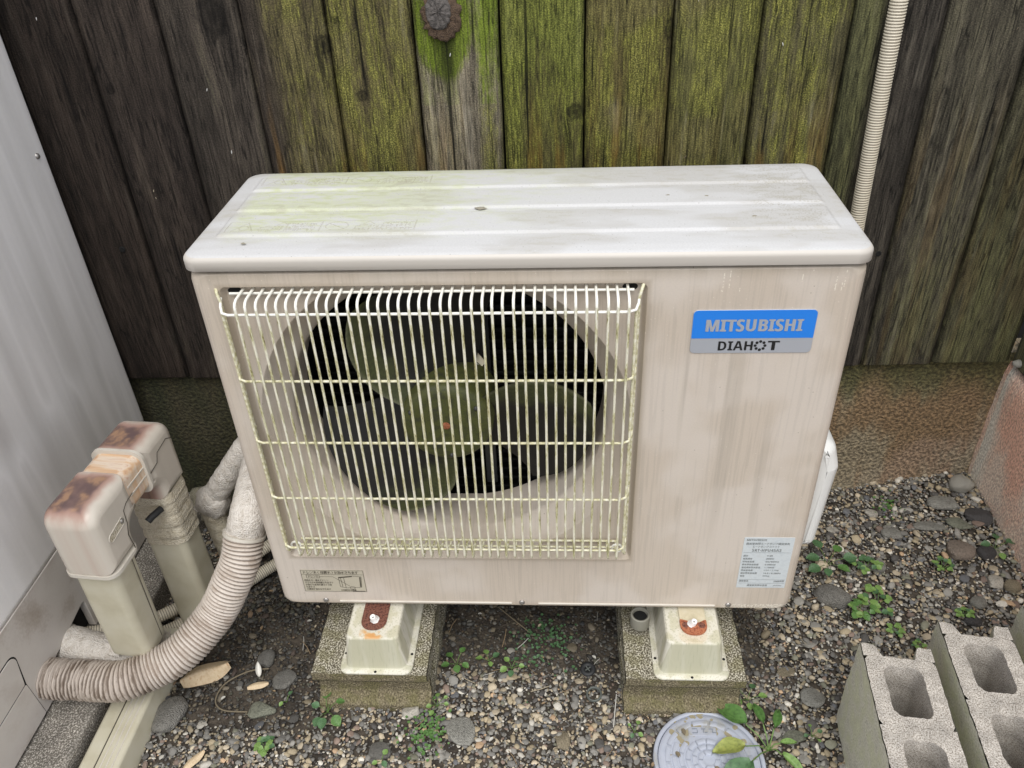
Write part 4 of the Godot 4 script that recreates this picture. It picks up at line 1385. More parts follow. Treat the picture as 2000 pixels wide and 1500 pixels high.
# a hollow block: 0.39 long (z), 0.10 wide (x), 0.19 high (y from 0), its cells open above and below
func hollow_block() -> ArrayMesh:   # surface 0: the faces with the cells; 1: the long sides; 2: the ends
	var mb := MB.new()
	var side := MB.new()
	var ends := MB.new()
	var nf := FastNoiseLite.new()
	nf.frequency = 60.0
	var H := 0.19
	var zb := [0.172, 0.061, -0.061, -0.172]
	var rough := func(p: Vector3) -> Vector3: return p + Vector3(nf.get_noise_3d(p.x, p.y, p.z), nf.get_noise_3d(p.y, p.z + 3.0, p.x), nf.get_noise_3d(p.z, p.x, p.y + 9.0)) * 0.0022
	var wall_rows := func(a: PackedVector3Array, dy0: float, dy1: float, n: int) -> Array:
		var rows := []
		for i in n + 1:
			var r := PackedVector3Array()
			for p in a:
				r.append(rough.call(Vector3(p.x, lerpf(dy0, dy1, float(i) / n), p.z)))
			rows.append(r)
		return rows
	for top in 2:
		var y := H if top else 0.0
		var up := Vector3.UP if top else Vector3.DOWN
		for k in 3:
			var zc: float = (zb[k] + zb[k + 1]) / 2
			var hz: float = absf(zb[k] - zb[k + 1]) / 2
			var outer := PackedVector3Array()
			var mid := PackedVector3Array()
			var inner := PackedVector3Array()
			for j in 56:
				var d := Vector2.from_angle(TAU * j / 56)
				var e := d * minf(0.049 / maxf(absf(d.x), 1e-6), hz / maxf(absf(d.y), 1e-6))
				var q := ray_rrect(Vector2.ZERO, d, Vector2(-0.0265, -0.0405), Vector2(0.0265, 0.0405), 0.014)
				outer.append(rough.call(Vector3(e.x, y, zc + e.y)))
				mid.append(rough.call(Vector3(lerpf(e.x, q.x, 0.5), y, zc + lerpf(e.y, q.y, 0.5))))
				inner.append(rough.call(Vector3(q.x, y, zc + q.y)))
			mb.grid([outer, mid, inner], true, null, up)
			if top:
				var rows := []
				for i in 8:
					var r := PackedVector3Array()
					for j in 56:
						var d := Vector2.from_angle(TAU * j / 56)
						var sh := 1.0 - 0.10 * i / 7.0
						var q := ray_rrect(Vector2.ZERO, d, Vector2(-0.0265, -0.0405) * sh, Vector2(0.0265, 0.0405) * sh, 0.014)
						r.append(rough.call(Vector3(q.x, H * (1.0 - i / 7.0), zc + q.y)))
					rows.append(r)
				mb.grid(rows, true)
		for s in [-1, 1]:
			var rows := [PackedVector3Array(), PackedVector3Array(), PackedVector3Array()]
			for i in 31:
				var x := -0.049 + 0.098 * i / 30
				var ze := 0.195 - 0.021 * (1.0 - sm(0.022, 0.031, absf(x)))
				for t in 3:
					rows[t].append(rough.call(Vector3(x, y, s * lerpf(0.172, ze - 0.001, t / 2.0))))
			mb.grid(rows, false, null, up)
	for s in [-1, 1]:
		var pr := PackedVector3Array()
		for i in 31:
			var x := -0.05 + 0.10 * i / 30
			pr.append(Vector3(x, 0, s * (0.195 - 0.021 * (1.0 - sm(0.022, 0.031, absf(x))))))
		var rr: Array = wall_rows.call(pr, 0.001, H - 0.001, 12)
		ends.grid(rr, false, null, Vector3(0, 0, s))
		pr = PackedVector3Array()
		for i in 41:
			pr.append(Vector3(s * 0.05, 0, -0.195 + 0.39 * i / 40))
		rr = wall_rows.call(pr, 0.001, H - 0.001, 12)
		side.grid(rr, false, null, Vector3(s, 0, 0))
	var m := mb.mesh()
	m.add_surface_from_arrays(Mesh.PRIMITIVE_TRIANGLES, side.mesh().surface_get_arrays(0))
	m.add_surface_from_arrays(Mesh.PRIMITIVE_TRIANGLES, ends.mesh().surface_get_arrays(0))
	return m


func blocks() -> void:
	var m := hollow_block()
	# two lie flat under the feet
	for s in 2:
		var o := obj("concrete_block", m, null, self, Vector3(-0.2635 - 0.095 if s == 0 else 0.2435 - 0.095, G - 0.0755 - 0.050, -0.119))
		o.rotation = Vector3(0, 0, -PI / 2)
		o.set_surface_override_material(0, M.concrete_1)
		o.set_surface_override_material(1, M.concrete_1)
		o.set_surface_override_material(2, M.concrete_4)
		tag(o, ["mossy hollow concrete block lying flat under the left plastic stand", "mossy hollow concrete block lying flat under the right plastic stand, behind the round cover"][s], "concrete block", "blocks under the unit")
	# three stand on edge at the lower right
	var spots := [[0.5315, 0.273, 5.8], [0.659, 0.232, 5.2], [0.800, 0.198, 4.0]]
	for k in 3:
		var o := obj("concrete_block", m, null, self, Vector3(spots[k][0] - 0.01 + 0.002 * k, 0.002, spots[k][1]))
		o.rotation.y = -deg_to_rad(spots[k][2])
		o.set_surface_override_material(0, M.concrete_0)
		o.set_surface_override_material(1, M.concrete_3)
		o.set_surface_override_material(2, M.concrete_3)
		tag(o, ["pale hollow concrete block standing loose on gravel, closest to the round cover", "pale hollow concrete block standing between two others on the gravel", "pale hollow concrete block cut off by the right edge of the photo"][k], "concrete block", "loose blocks standing on the gravel")


# ---------------------------------------------------------------- the place
const WALL_YAW := 0.02614   # the back wall stands 1.5 degrees askew to the unit
func wall_frame() -> Transform3D:
	return Transform3D(Basis(Vector3.UP, WALL_YAW), Vector3(0, G, -0.4341))


func ground() -> void:
	var nf := FastNoiseLite.new()
	nf.frequency = 9.0
	nf.fractal_octaves = 4
	nf.seed = 5
	var xs := [-6.0, -3.0, -1.6]
	var zs := [-3.0, -0.9]
	for i in 101:
		xs.append(-1.1 + 2.3 * i / 100)
	for i in 61:
		zs.append(-0.6 + 1.2 * i / 60)
	xs.append_array([1.6, 3.0, 6.0])
	zs.append_array([0.9, 2.0, 6.0])
	var rows := []
	for z in zs:
		var r := PackedVector3Array()
		for x in xs:
			r.append(Vector3(x, rise(x, z) - 0.004 + 0.006 * nf.get_noise_2d(x, z), z))
		rows.append(r)
	var o := obj("ground", MB.new().grid(rows, false, null, Vector3.UP).mesh(), M.soil)
	o.set_meta("kind", "structure")


func stone_mesh(flat: float, sharp: int, segs := 9, rings := 6, faceted := false) -> ArrayMesh:
	var nf := FastNoiseLite.new()
	nf.seed = rng.randi() % 10000
	nf.frequency = 0.75
	var planes := []
	for k in sharp:
		planes.append([Vector3(rng.randfn(), rng.randfn(), rng.randfn()).normalized(), rng.randf_range(0.55, 0.85)])
	var rows := []
	for i in rings + 1:
		var th := PI * i / rings
		var r := PackedVector3Array()
		for j in segs:
			var ph := TAU * (j + 0.5 * (i % 2)) / segs
			var d := Vector3(sin(th) * cos(ph), cos(th), sin(th) * sin(ph))
			var p := d * (1.0 + 0.28 * nf.get_noise_3dv(d))
			for q in planes:
				var e: float = p.dot(q[0]) - q[1]
				if e > 0.0:
					p -= q[0] * e
			r.append(Vector3(p.x, p.y * flat, p.z))
		rows.append(r)
	var mb := MB.new().grid(rows, true)
	if not faceted:
		return mb.mesh()
	var v := PackedVector3Array()   # broken stone: every facet flat
	for i in mb.ix:
		v.append(mb.v[i])
	var a := []
	a.resize(Mesh.ARRAY_MAX)
	a[Mesh.ARRAY_VERTEX] = v
	var m := ArrayMesh.new()
	m.add_surface_from_arrays(Mesh.PRIMITIVE_TRIANGLES, a)
	return m


func gravel() -> void:
	var tones_ := [Color(0.20, 0.19, 0.172), Color(0.30, 0.285, 0.255), Color(0.10, 0.093, 0.086), Color(0.40, 0.33, 0.22), Color(0.52, 0.44, 0.32), Color(0.66, 0.62, 0.54), Color(0.24, 0.175, 0.14), Color(0.22, 0.215, 0.16), Color(0.58, 0.40, 0.25), Color(0.16, 0.162, 0.17)]
	var weight := [0.20, 0.38, 0.52, 0.66, 0.77, 0.84, 0.90, 0.95, 0.97, 1.0]
	var layers := [[39000, 0.0013, 0.0026], [31000, 0.0022, 0.0038], [6800, 0.0036, 0.0062], [900, 0.0060, 0.0100]]
	var li := 0
	for L in layers:
		li += 1
		for kind in 3:
			var mm := MultiMesh.new()
			mm.transform_format = MultiMesh.TRANSFORM_3D
			mm.use_colors = true
			mm.mesh = stone_mesh([0.62, 0.75, 0.52][kind], [6, 9, 4][kind], 7 if li < 3 else 8, 4 if li < 3 else 5, kind != 1)
			var tr := []
			var co := []
			var want: int = L[0] / 3
			var tries := 0
			while tr.size() < want and tries < want * 6:
				tries += 1
				var x := rng.randf_range(-0.80, 1.0)
				var z := rng.randf_range(-0.50, 0.46)
				if x < -0.62 and z > 0.0 and rng.randf() < 0.5:
					continue
				if Vector2(x - 0.276, z - 0.157).length() < 0.088:
					continue
				var s := rng.randf_range(L[1], L[2])
				var lightness := 1.0
				# unit's shade painted into the wet pebbles under it, darker beside the pipes; coarser stone on the right
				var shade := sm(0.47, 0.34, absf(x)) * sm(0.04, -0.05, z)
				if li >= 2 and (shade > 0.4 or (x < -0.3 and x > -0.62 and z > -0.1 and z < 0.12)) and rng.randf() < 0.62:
					continue
				if li == 4 and x < 0.42 and rng.randf() < 0.45:
					continue
				var b := Basis(Vector3.UP, rng.randf() * TAU) * Basis(Vector3(rng.randfn(), 0.2, rng.randfn()).normalized(), rng.randf_range(0.0, 0.5))
				b = b * Basis.from_scale(Vector3(rng.randf_range(0.8, 1.5), rng.randf_range(0.7, 1.0), rng.randf_range(0.75, 1.1)) * s)
				tr.append(Transform3D(b, V(x, z, s * rng.randf_range(-0.35, 0.35) + (0.0 if li < 3 else 0.0015))))
				var pick := rng.randf()
				var q := 0
				while pick > weight[q]:
					q += 1
				var c: Color = tones_[q]
				var shade_wet := 1.0 - 0.68 * maxf(shade, sm(-0.30, -0.42, x) * sm(-0.66, -0.60, x) * sm(0.16, 0.08, z))
				co.append(c * rng.randf_range(0.75, 1.2) * shade_wet * (1.06 if li < 3 else 1.08))
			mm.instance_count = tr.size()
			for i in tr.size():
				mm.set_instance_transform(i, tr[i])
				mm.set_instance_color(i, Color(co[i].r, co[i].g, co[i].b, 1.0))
			var o := MultiMeshInstance3D.new()
			o.multimesh = mm
			o.material_override = M.pebble
			o.name = numbered(self, "gravel")
			add_child(o, true)
			o.set_meta("label", ["coarse grit between the larger stones on the ground", "small mixed gravel covering the ground round the unit", "mixed pebbles lying on the gravel round the unit", "larger pebbles strewn over the gravel bed"][li - 1])
			o.set_meta("category", "gravel")
			o.set_meta("kind", "stuff")


func fence() -> void:
	var fr := wall_frame()
	var f := thing("plank_wall", "wall of upright weathered planks, mossy green in the middle, behind the unit", "plank wall", fr.origin, "", WALL_YAW)
	var nf := FastNoiseLite.new()
	nf.frequency = 8.0
	obj("added_backing", MB.new().box(Vector3(-0.02, 0.60, -0.040), Vector3(0.96, 0.43, 0.006), 0.001).mesh(), M.hole, f)  # added black board that keeps sky light out of the plank joints
	for k in joints.size() - 1:
		var a: float = joints[k] + 0.0016
		var b: float = joints[k + 1] - 0.0016
		var bot := 0.1665 + rng.randf_range(-0.002, 0.002)
		var out := rng.randf_range(-0.0012, 0.0022)
		if k == 4 or k == 6:
			out += 0.002
		var rows := []
		var ys := [bot]
		for i in 26:
			ys.append(bot + 0.003 + (1.02 - bot) * i / 25.0)
		for y in ys:
			var r := PackedVector3Array([Vector3(a, y, -0.03)])
			var first: bool = y == bot
			for i in 13:
				var t := i / 12.0
				var e := minf(t, 1.0 - t) * (b - a)
				var z := -0.0035 * (1.0 - sm(0.0, 0.006, e)) + (-0.003 if first else 0.0)
				z += 0.0012 * nf.get_noise_2d((lerpf(a, b, t) + k) * 6.0, y * 0.7) + out
				var x := lerpf(a, b, t) + (0.0011 * nf.get_noise_2d(k * 9.0, y * 1.6) if i == 0 else (0.0011 * nf.get_noise_2d(k * 9.0 + 30.0, y * 1.6) if i == 12 else 0.0))
				r.append(Vector3(x, y, z))
			r.append(Vector3(b, y, -0.03))
			rows.append(r)
		var p := obj("plank", MB.new().grid(rows, false, plank_uv, Vector3(0, 0, 1)).cap(rows[0], Vector3.DOWN, plank_uv).mesh(), M.plank, f)
		if k == 6:   # the stub of a branch: ragged bark round a grey cut face
			p.set_meta("label", "plank with a protruding grey branch stub ringed by moss")
			var n2 := FastNoiseLite.new()
			n2.frequency = 60.0
			for part in 2:
				var rw := []
				var prof := [[0.0275, -0.002], [0.0300, 0.003], [0.0290, 0.007], [0.0255, 0.010], [0.018, 0.0105], [0.010, 0.010], [0.0005, 0.010]] if part == 0 else [[0.0210, 0.006], [0.0205, 0.0115], [0.018, 0.0138], [0.010, 0.0145], [0.0005, 0.0140]]
				for q in prof:
					var r := PackedVector3Array()
					for j in 40:
						var an := TAU * j / 40
						var d := Vector2(cos(an), sin(an))
						var nn := n2.get_noise_3d(d.x * 0.055, d.y * 0.055, q[1]) * (0.0100 if part == 0 else 0.003)
						var sx := 0.98 if part == 0 else 0.92
						r.append(Vector3(d.x * (q[0] + nn) * sx + (0.0 if part == 0 else -0.004), d.y * (q[0] + nn) * (1.22 if part == 0 else 1.25) + (0.0 if part == 0 else 0.006), q[1] + n2.get_noise_3d(d.x * 0.05, q[0], d.y * 0.05) * 0.004))
					rw.append(r)
				obj("knot_bark" if part == 0 else "knot_face", MB.new().grid(rw, true).mesh(), M.bark if part == 0 else M.knot, p, Vector3(-0.127, 0.812, 0.001))
	# a little slug egg, screw heads and pale specks on the planks
	for q in [[0.600, 0.402], [-0.727, 0.446]]:
		obj("nail_hole", MB.new().lathe(PackedVector2Array([Vector2(0, 0.001), Vector2(0.0022, 0.001), Vector2(0.0042, 0.0022), Vector2(0.0056, 0.0)]), 16, Basis(Vector3.RIGHT, PI / 2)).mesh(), M.hole, f, Vector3(q[0], q[1], 0.0012))
	for i in 26:
		var x := rng.randf_range(-0.75, 0.86)
		var y := rng.randf_range(0.30, 0.84)
		var ch := obj("bagworm_case", MB.new().lathe(PackedVector2Array([Vector2(0.0002, -0.004), Vector2(0.0009, -0.002), Vector2(0.0010, 0.002), Vector2(0.0002, 0.004)]), 7).mesh(), [M.twig, M.white_paint, M.cream][i % 3], f, Vector3(x, y, 0.003))
		ch.rotation = Vector3(0.2, 0, rng.randf_range(-0.6, 0.6))
		ch.scale = Vector3.ONE * rng.randf_range(0.4, 0.95)
	# the concrete footing under it
	var rows := []
	var nb := FastNoiseLite.new()
	nb.frequency = 14.0
	for i in 20:
		var r := PackedVector3Array()
		for j in 90:
			var x := -0.98 + 1.92 * j / 89.0
			var y := lerpf(-0.22, 0.20, i / 19.0)
			r.append(Vector3(x, y, -0.016 + 0.0035 * nb.get_noise_2d(x, y) + 0.010 * sm(-0.08, -0.2, y)))
		rows.append(r)
	rows.append(PackedVector3Array())
	for j in 90:
		rows[20].append(Vector3(-0.98 + 1.92 * j / 89.0, 0.20, -0.18))
	var w := obj("concrete_footing", MB.new().grid(rows, false, func(p: Vector3) -> Vector2: return Vector2((p.x + 0.95) / 1.9, 1.0 - (p.y + 0.18) / 0.36), Vector3(0, 0, 1)).mesh(), M.footing, self, fr.origin)
	w.rotation.y = WALL_YAW
	tag(w, "stained brown and green concrete footing below the upright planks", "wall")
	# the side wall coming forward at the right
	rows = []
	for i in 16:
		var r := PackedVector3Array()
		for j in 60:
			var z := -0.50 + 1.6 * j / 59.0
			var y := lerpf(-0.22, 0.160, i / 15.0)
			var back := 0.006 * sm(0.15, 0.160, y)
			r.append(Vector3(0.9015 + back + 0.003 * nb.get_noise_2d(z, y + 5.0) + 0.012 * sm(0.02, -0.02, (z + 0.458)) * 0.0, y, z))
		rows.append(r)
	var top := PackedVector3Array()
	for j in 60:
		top.append(Vector3(1.04, 0.163, -0.50 + 1.6 * j / 59.0))
	rows.append(top)
	w = obj("side_wall", MB.new().grid(rows, false, func(p: Vector3) -> Vector2: return Vector2((p.z + 0.46) / 1.0, 1.0 - (p.y + 0.18) / 0.36), Vector3(-1, 0, 0)).mesh(), M.side_wall, self, Vector3(0, G, 0))
	tag(w, "low pinkish rough concrete wall coming forward at the right edge", "wall")
	var sf := thing("side_planks", "weathered planks standing on the low pinkish wall at the right edge", "plank wall", Vector3(0.9, G, -0.45))
	var sm_ := tmat(M.plank.albedo_texture, 0.86, M.plank.heightmap_texture, 0.2)
	for k in 6:
		var b := MB.new()
		var z0 := -0.012 + k * 0.129
		b.box(Vector3(0.012, 0.59, z0 + 0.063), Vector3(0.011, 0.425, 0.0628), 0.003, func(p: Vector3) -> Vector2: return plank_uv(Vector3(0.755 + (p.z - z0) + 0.13 * (-(k % 2)), p.y * 0.8, 0)))
		obj("plank", b.mesh(), sm_, sf)
	# a dab of mortar on the corner and a heap of it at its foot
	for q in [[Vector3(0.898, G + 0.178, -0.437), 0.010, "white dab of mortar stuck on the plank corner at the right edge"], [Vector3(0.868, rise(0.868, -0.42) + 0.010, -0.425), 0.026, "pale lump of mortar at the foot of the corner between the two walls"]]:
		var o := obj("mortar_lump", stone_mesh(0.8, 3, 12, 8), M.mortar, self, q[0])
		o.scale = Vector3(q[1], q[1] * 0.9, q[1] * 0.8)
		tag(o, q[2], "mortar")
	var led := obj("mortar_lump", stone_mesh(0.7, 4, 12, 8), M.concrete_1, self, Vector3(-0.70, 0.045, -0.37))
	led.scale = Vector3(0.05, 0.06, 0.035)
	tag(led, "greenish mortar lump at the wall foot behind the upright ducts", "mortar")


func cabinet() -> void:
	var c := thing("tank_cabinet", "tall grey metal cabinet with a gently dented side at the left edge", "cabinet", Vector3(-0.785, G - 0.112, 0))
	var nf := FastNoiseLite.new()
	nf.frequency = 2.2
	# side panel: a slightly wavy sheet, with a rounded edge at the back
	var rows := []
	for i in 50:
		var y := lerpf(0.1985, 1.75, pow(i / 49.0, 1.4))
		var r := PackedVector3Array([Vector3(-0.05, y, -0.3905), Vector3(-0.006, y, -0.3905), Vector3(-0.0018, y, -0.3888), Vector3(0.0, y, -0.3845)])
		for j in 41:
			var z := -0.372 + 0.90 * j / 40.0
			r.append(Vector3(0.0022 * nf.get_noise_2d(z * 3.2, y * 0.55) * sm(-0.37, -0.25, z), y, z))
		rows.append(r)
	rows.push_front(PackedVector3Array())
	for p in rows[1]:
		rows[0].append(p + Vector3(-0.006, -0.0012, 0))
	rows[0][0] = rows[1][0]
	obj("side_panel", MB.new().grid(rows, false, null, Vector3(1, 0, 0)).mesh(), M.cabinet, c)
	# the lower panel, with a notch where the pipes go in, and two service covers
	var low := PackedVector2Array([Vector2(-0.53, 0.002), Vector2(-0.097, 0.002), Vector2(-0.097, 0.050), Vector2(0.040, 0.070), Vector2(0.040, 0.002), Vector2(0.388, 0.002), Vector2(0.388, 0.1955), Vector2(-0.53, 0.1955)])
	var xf := Transform3D(Basis(Vector3(0, 0, -1), Vector3.UP, Vector3(1, 0, 0)), Vector3.ZERO)
	obj("lower_panel", MB.new().slab(low, [0.003, 0.002, 0.006, 0.006, 0.002, 0.003, 0.003, 0.003], -0.012, 0.0012, 0.001, 3, xf).mesh(), M.cabinet_low, c)
	var cv := [PackedVector2Array([Vector2(-0.40, 0.086), Vector2(-0.141, 0.086), Vector2(-0.129, 0.148), Vector2(-0.40, 0.148)]), PackedVector2Array([Vector2(-0.40, 0.004), Vector2(-0.134, 0.004), Vector2(-0.1385, 0.084), Vector2(-0.40, 0.084)])]
	for q in cv:
		obj("knockout_cover", MB.new().slab(q, [0.003, 0.003, 0.014 if q == cv[0] else 0.003, 0.003], 0.0012, 0.0026, 0.0007, 5, xf).mesh(), M.cabinet_low, c)
	# the dark outline round the covers
	var gr := MB.new()
	for q in [PackedVector2Array([Vector2(-0.402, 0.002), Vector2(-0.1325, 0.002), Vector2(-0.1372, 0.0835), Vector2(-0.1270, 0.150), Vector2(-0.402, 0.150)])]:
		gr.slab(q, [0.003, 0.003, 0.003, 0.015, 0.003], 0.0005, 0.0014, 0.0, 5, xf)
	obj("cover_joint", gr.mesh(), M.hole, c)
	var bk := MB.new().box(Vector3(-0.33, 0.86, 0.06), Vector3(0.31, 0.855, 0.44), 0.004)
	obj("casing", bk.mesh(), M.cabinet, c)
	obj("void", MB.new().box(Vector3(-0.0165, 0.10, 0.05), Vector3(0.003, 0.095, 0.40), 0.001).mesh(), M.hole, c)
	var s := MB.new().lathe(PackedVector2Array([Vector2(0, 0.0035), Vector2(0.003, 0.0032), Vector2(0.0045, 0.0015), Vector2(0.005, 0.0)]), 16, Basis(Vector3.FORWARD, PI / 2))
	obj("screw", s.mesh(), M.screw, c, Vector3(0.0, 0.745, -0.3655))
	obj("screw", s.mesh(), M.screw, c, Vector3(0.0, 1.35, -0.3655))
	obj("foot_rail", MB.new().box(Vector3(-0.30, 0.001, 0.06), Vector3(0.26, 0.004, 0.42), 0.001).mesh(), M.hole, c)
	var kb := obj("kerb", MB.new().box(Vector3(0, 0, 0), Vector3(0.075, 0.05, 0.55), 0.008, null, 3).mesh(), M.concrete_2, self, Vector3(-0.785, G - 0.112 - 0.053, 0.15))
	tag(kb, "dark rough concrete kerb under the grey cabinet", "kerb")


func pipes() -> void:
	# the inverted U of plastic duct
	var u := thing("pipe_duct", "beige plastic pipe duct bent into an upturned U with sun-burnt corner covers", "duct", Vector3(-0.632, G, 0), "", -0.085)
	var xf := Transform3D(Basis(Vector3(0, 0, -1), Vector3.UP, Vector3(1, 0, 0)), Vector3.ZERO)   # polygon x runs away from the camera
	var buv := func(p: Vector3) -> Vector2: return Vector2((p.x + 0.06) / 0.12, (p.z + 0.16) / 0.28)
	var fe := PackedVector2Array([Vector2(-0.090, 0.165), Vector2(-0.018, 0.165), Vector2(-0.018, 0.210), Vector2(0.008, 0.210), Vector2(0.008, 0.2815), Vector2(-0.090, 0.2815)])
	var o := obj("corner_cover", MB.new().slab(fe, [0.004, 0.002, 0.022, 0.002, 0.004, 0.026], -0.0410, 0.0410, 0.017, 6, xf, buv, 5).mesh(), M.burnt, u)
	obj("collar", MB.new().sweep(PackedVector3Array([Vector3(0, 0.160, 0.054), Vector3(0, 0.1662, 0.054)]), MB.rrect(0.0423, 0.0372, 0.018, 5), Vector3.RIGHT).mesh(), M.cover, o)
	# slot with a screw on its flank: raised oval, recess shade painted in darker
	var slot := obj("slot", MB.new().slab(MB.rrect(0.0205, 0.0060, 0.0058, 5), [0.0004], 0.0400, 0.0415, 0.0, 1, Transform3D(Basis(Vector3(0, 0.16, -1).normalized(), Vector3(0, 1, 0.16).normalized(), Vector3(1, 0, 0)), Vector3(0, 0.2235, 0.050))).mesh(), M.tape, o)
	var rim := []
	for q in MB.rrect(0.0212, 0.0066, 0.0064, 4):
		rim.append(Vector3(0.0416, 0.2235 + q.y + q.x * 0.16, 0.050 - q.x + q.y * 0.16))
	rim.append(rim[0])
	obj("rim", wire_path(rim, 0.0007, 5), M.cover, slot)
	obj("screw", MB.new().lathe(PackedVector2Array([Vector2(0, 0.002), Vector2(0.002, 0.002), Vector2(0.0036, 0.0012), Vector2(0.0040, 0.0)]), 12, Basis(Vector3.FORWARD, PI / 2)).mesh(), M.screw, o, Vector3(0.0416, 0.2262, 0.0345))
	# the joint between the cover's two halves: a thin ledge along the flank
	lines_3d(o, "cover_joint", [Vector3(0.0412, 0.166, 0.030), Vector3(0.0414, 0.196, 0.033), Vector3(0.0414, 0.215, 0.026), Vector3(0.0414, 0.236, 0.024), Vector3(0.0414, 0.242, 0.014), Vector3(0.0412, 0.244, -0.007)], 0.0008, M.ink_brown)
	var re := PackedVector2Array([Vector2(0.054, 0.204), Vector2(0.074, 0.204), Vector2(0.074, 0.165), Vector2(0.143, 0.165), Vector2(0.143, 0.2830), Vector2(0.054, 0.2830)])
	var r := obj("corner_cover", MB.new().slab(re, [0.002, 0.018, 0.002, 0.004, 0.024, 0.004], -0.0410, 0.0410, 0.017, 6, xf, buv, 5).mesh(), M.burnt, u)
	obj("collar", MB.new().sweep(PackedVector3Array([Vector3(0, 0.2435, -0.0515), Vector3(0, 0.2435, -0.0565)]), MB.rrect(0.0425, 0.0412, 0.018, 5), Vector3.RIGHT).mesh(), M.cover, r)
	lines_3d(r, "cover_joint", [Vector3(0.0412, 0.236, -0.055), Vector3(0.0414, 0.240, -0.080), Vector3(0.0414, 0.254, -0.088), Vector3(0.0414, 0.258, -0.118), Vector3(0.0412, 0.250, -0.131)], 0.0008, M.ink_brown)
	# straight lengths
	obj("bridge", MB.new().sweep(PackedVector3Array([Vector3(0, 0.2435, 0.02), Vector3(0, 0.2435, -0.08)]), MB.rrect(0.0370, 0.0345, 0.015, 5), Vector3.RIGHT).mesh(), M.burnt_bridge, u)
	for y in [0.254, 0.238]:
		obj("bridge_rib", MB.new().box(Vector3(0.0370, y, -0.03), Vector3(0.0012, 0.0014, 0.024), 0.0006).mesh(), M.cover, u)
	var prof := MB.rrect(0.0352, 0.0295, 0.013, 4)
	obj("straight_duct", MB.new().sweep(PackedVector3Array([Vector3(0, 0.20, 0.053), Vector3(-0.006, 0.10, 0.049), Vector3(-0.017, -0.048, 0.040)]), prof, Vector3.RIGHT).mesh(), M.duct, u)
	obj("straight_duct", MB.new().sweep(PackedVector3Array([Vector3(0, 0.20, -0.1085), Vector3(0.012, -0.172, -0.096)]), prof, Vector3.RIGHT).mesh(), M.duct, u)
	for q in [[0.0372, 0.044, 0.053], [0.0372, 0.060, 0.053]]:
		pass
	lines_3d(u, "cover_joint", [Vector3(0.0362, 0.16, 0.040), Vector3(0.0182, -0.046, 0.0275)], 0.0007, M.ink_brown)
	lines_3d(u, "cover_joint", [Vector3(0.0366, 0.04, -0.085), Vector3(0.0472, -0.168, -0.080)], 0.0007, M.ink_brown)
	# tape wound round the back leg
	var nf := FastNoiseLite.new()
	nf.frequency = 26.0
	var rows := []
	for i in 46:
		var t := i / 45.0
		var y := lerpf(0.168, 0.062, t)
		var saw := fposmod(t * 4.3 + 0.2, 1.0)
		var rr := PackedVector3Array()
		var lp := MB.rrect(0.0352, 0.0295, 0.0145, 5)
		for j in lp.size():
			var q := lp[j]
			var cr := nf.get_noise_3d(q.x * 1.0, y * 1.6 + q.x * 0.9, q.y) * 0.0026
			var k := 1.0 + (0.0022 + 0.0020 * saw + maxf(cr, -0.001)) / q.length()
			rr.append(Vector3(q.x * k + 0.0012 + (0.168 - y) * 0.032, y + q.x * 0.10 + 0.003 * nf.get_noise_2d(q.x * 2.0, 3.0), q.y * k - 0.1075 + (0.168 - y) * 0.027))
		rows.append(rr)
	obj("tape_wrap", MB.new().grid(rows, true).mesh(), M.tape, u)

	# the duct lying on the ground
	var g := thing("ground_duct", "flat beige plastic duct lying on the ground beside the kerb", "duct", Vector3(-0.664, 0, 0))
	obj("channel", MB.new().slab(PackedVector2Array([Vector2(-0.040, -0.004), Vector2(0.036, -0.004), Vector2(0.029, 0.042), Vector2(-0.035, 0.042)]), [0.002, 0.002, 0.007, 0.007], -0.05, 0.75, 0.001, 4, Transform3D(Basis(), Vector3.ZERO)).mesh(), M.duct, g)
	for q in [[-0.008, 0.0422, M.ink_brown, 0.0009], [0.001, 0.0420, M.cover, 0.0011], [0.010, 0.0420, M.cover, 0.0011], [0.019, 0.0420, M.cover, 0.0011]]:
		obj("ridge", MB.new().box(Vector3(q[0], q[1], 0.35), Vector3(q[3], 0.0008, 0.395), 0.0004, null, 1).mesh(), q[2], g)
	var e := thing("duct_stub", "short grey end of flat duct between the two upright legs", "duct", Vector3(-0.640, 0, 0))
	obj("channel", MB.new().slab(PackedVector2Array([Vector2(-0.022, -0.004), Vector2(0.022, -0.004), Vector2(0.018, 0.040), Vector2(-0.018, 0.040)]), [0.002, 0.002, 0.006, 0.006], -0.052, -0.02, 0.001, 4).mesh(), M.duct, e)

	# the ribbed hose
	var pts := even(spline([Vector3(-0.800, 0.104, 0.100), Vector3(-0.775, 0.101, 0.099), Vector3(-0.724, 0.098, 0.098), Vector3(-0.664, 0.098, 0.099), Vector3(-0.613, 0.102, 0.077), Vector3(-0.572, 0.115, 0.051), Vector3(-0.527, 0.150, 0.006), Vector3(-0.496, 0.200, -0.018), Vector3(-0.477, 0.238, -0.037), Vector3(-0.469, 0.275, -0.058), Vector3(-0.458, 0.310, -0.077), Vector3(-0.462, 0.335, -0.165)], 12), 0.0012)
	var cut := 0
	while cut < pts.size() - 1 and not (pts[cut].y > 0.272):
		cut += 1
	var h := thing("ribbed_hose", "thick dirty white ribbed hose curving from the cabinet up to the unit", "hose", Vector3(-0.655, 0, 0.087))
	var sh := PackedVector3Array()
	for p in pts:
		sh.append(p - Vector3(-0.655, 0, 0.087))
	var nn := FastNoiseLite.new()
	nn.frequency = 40.0
	var parts := [[0, mini(150, cut), "crumpled_end"], [mini(150, cut), cut, "hose"]]
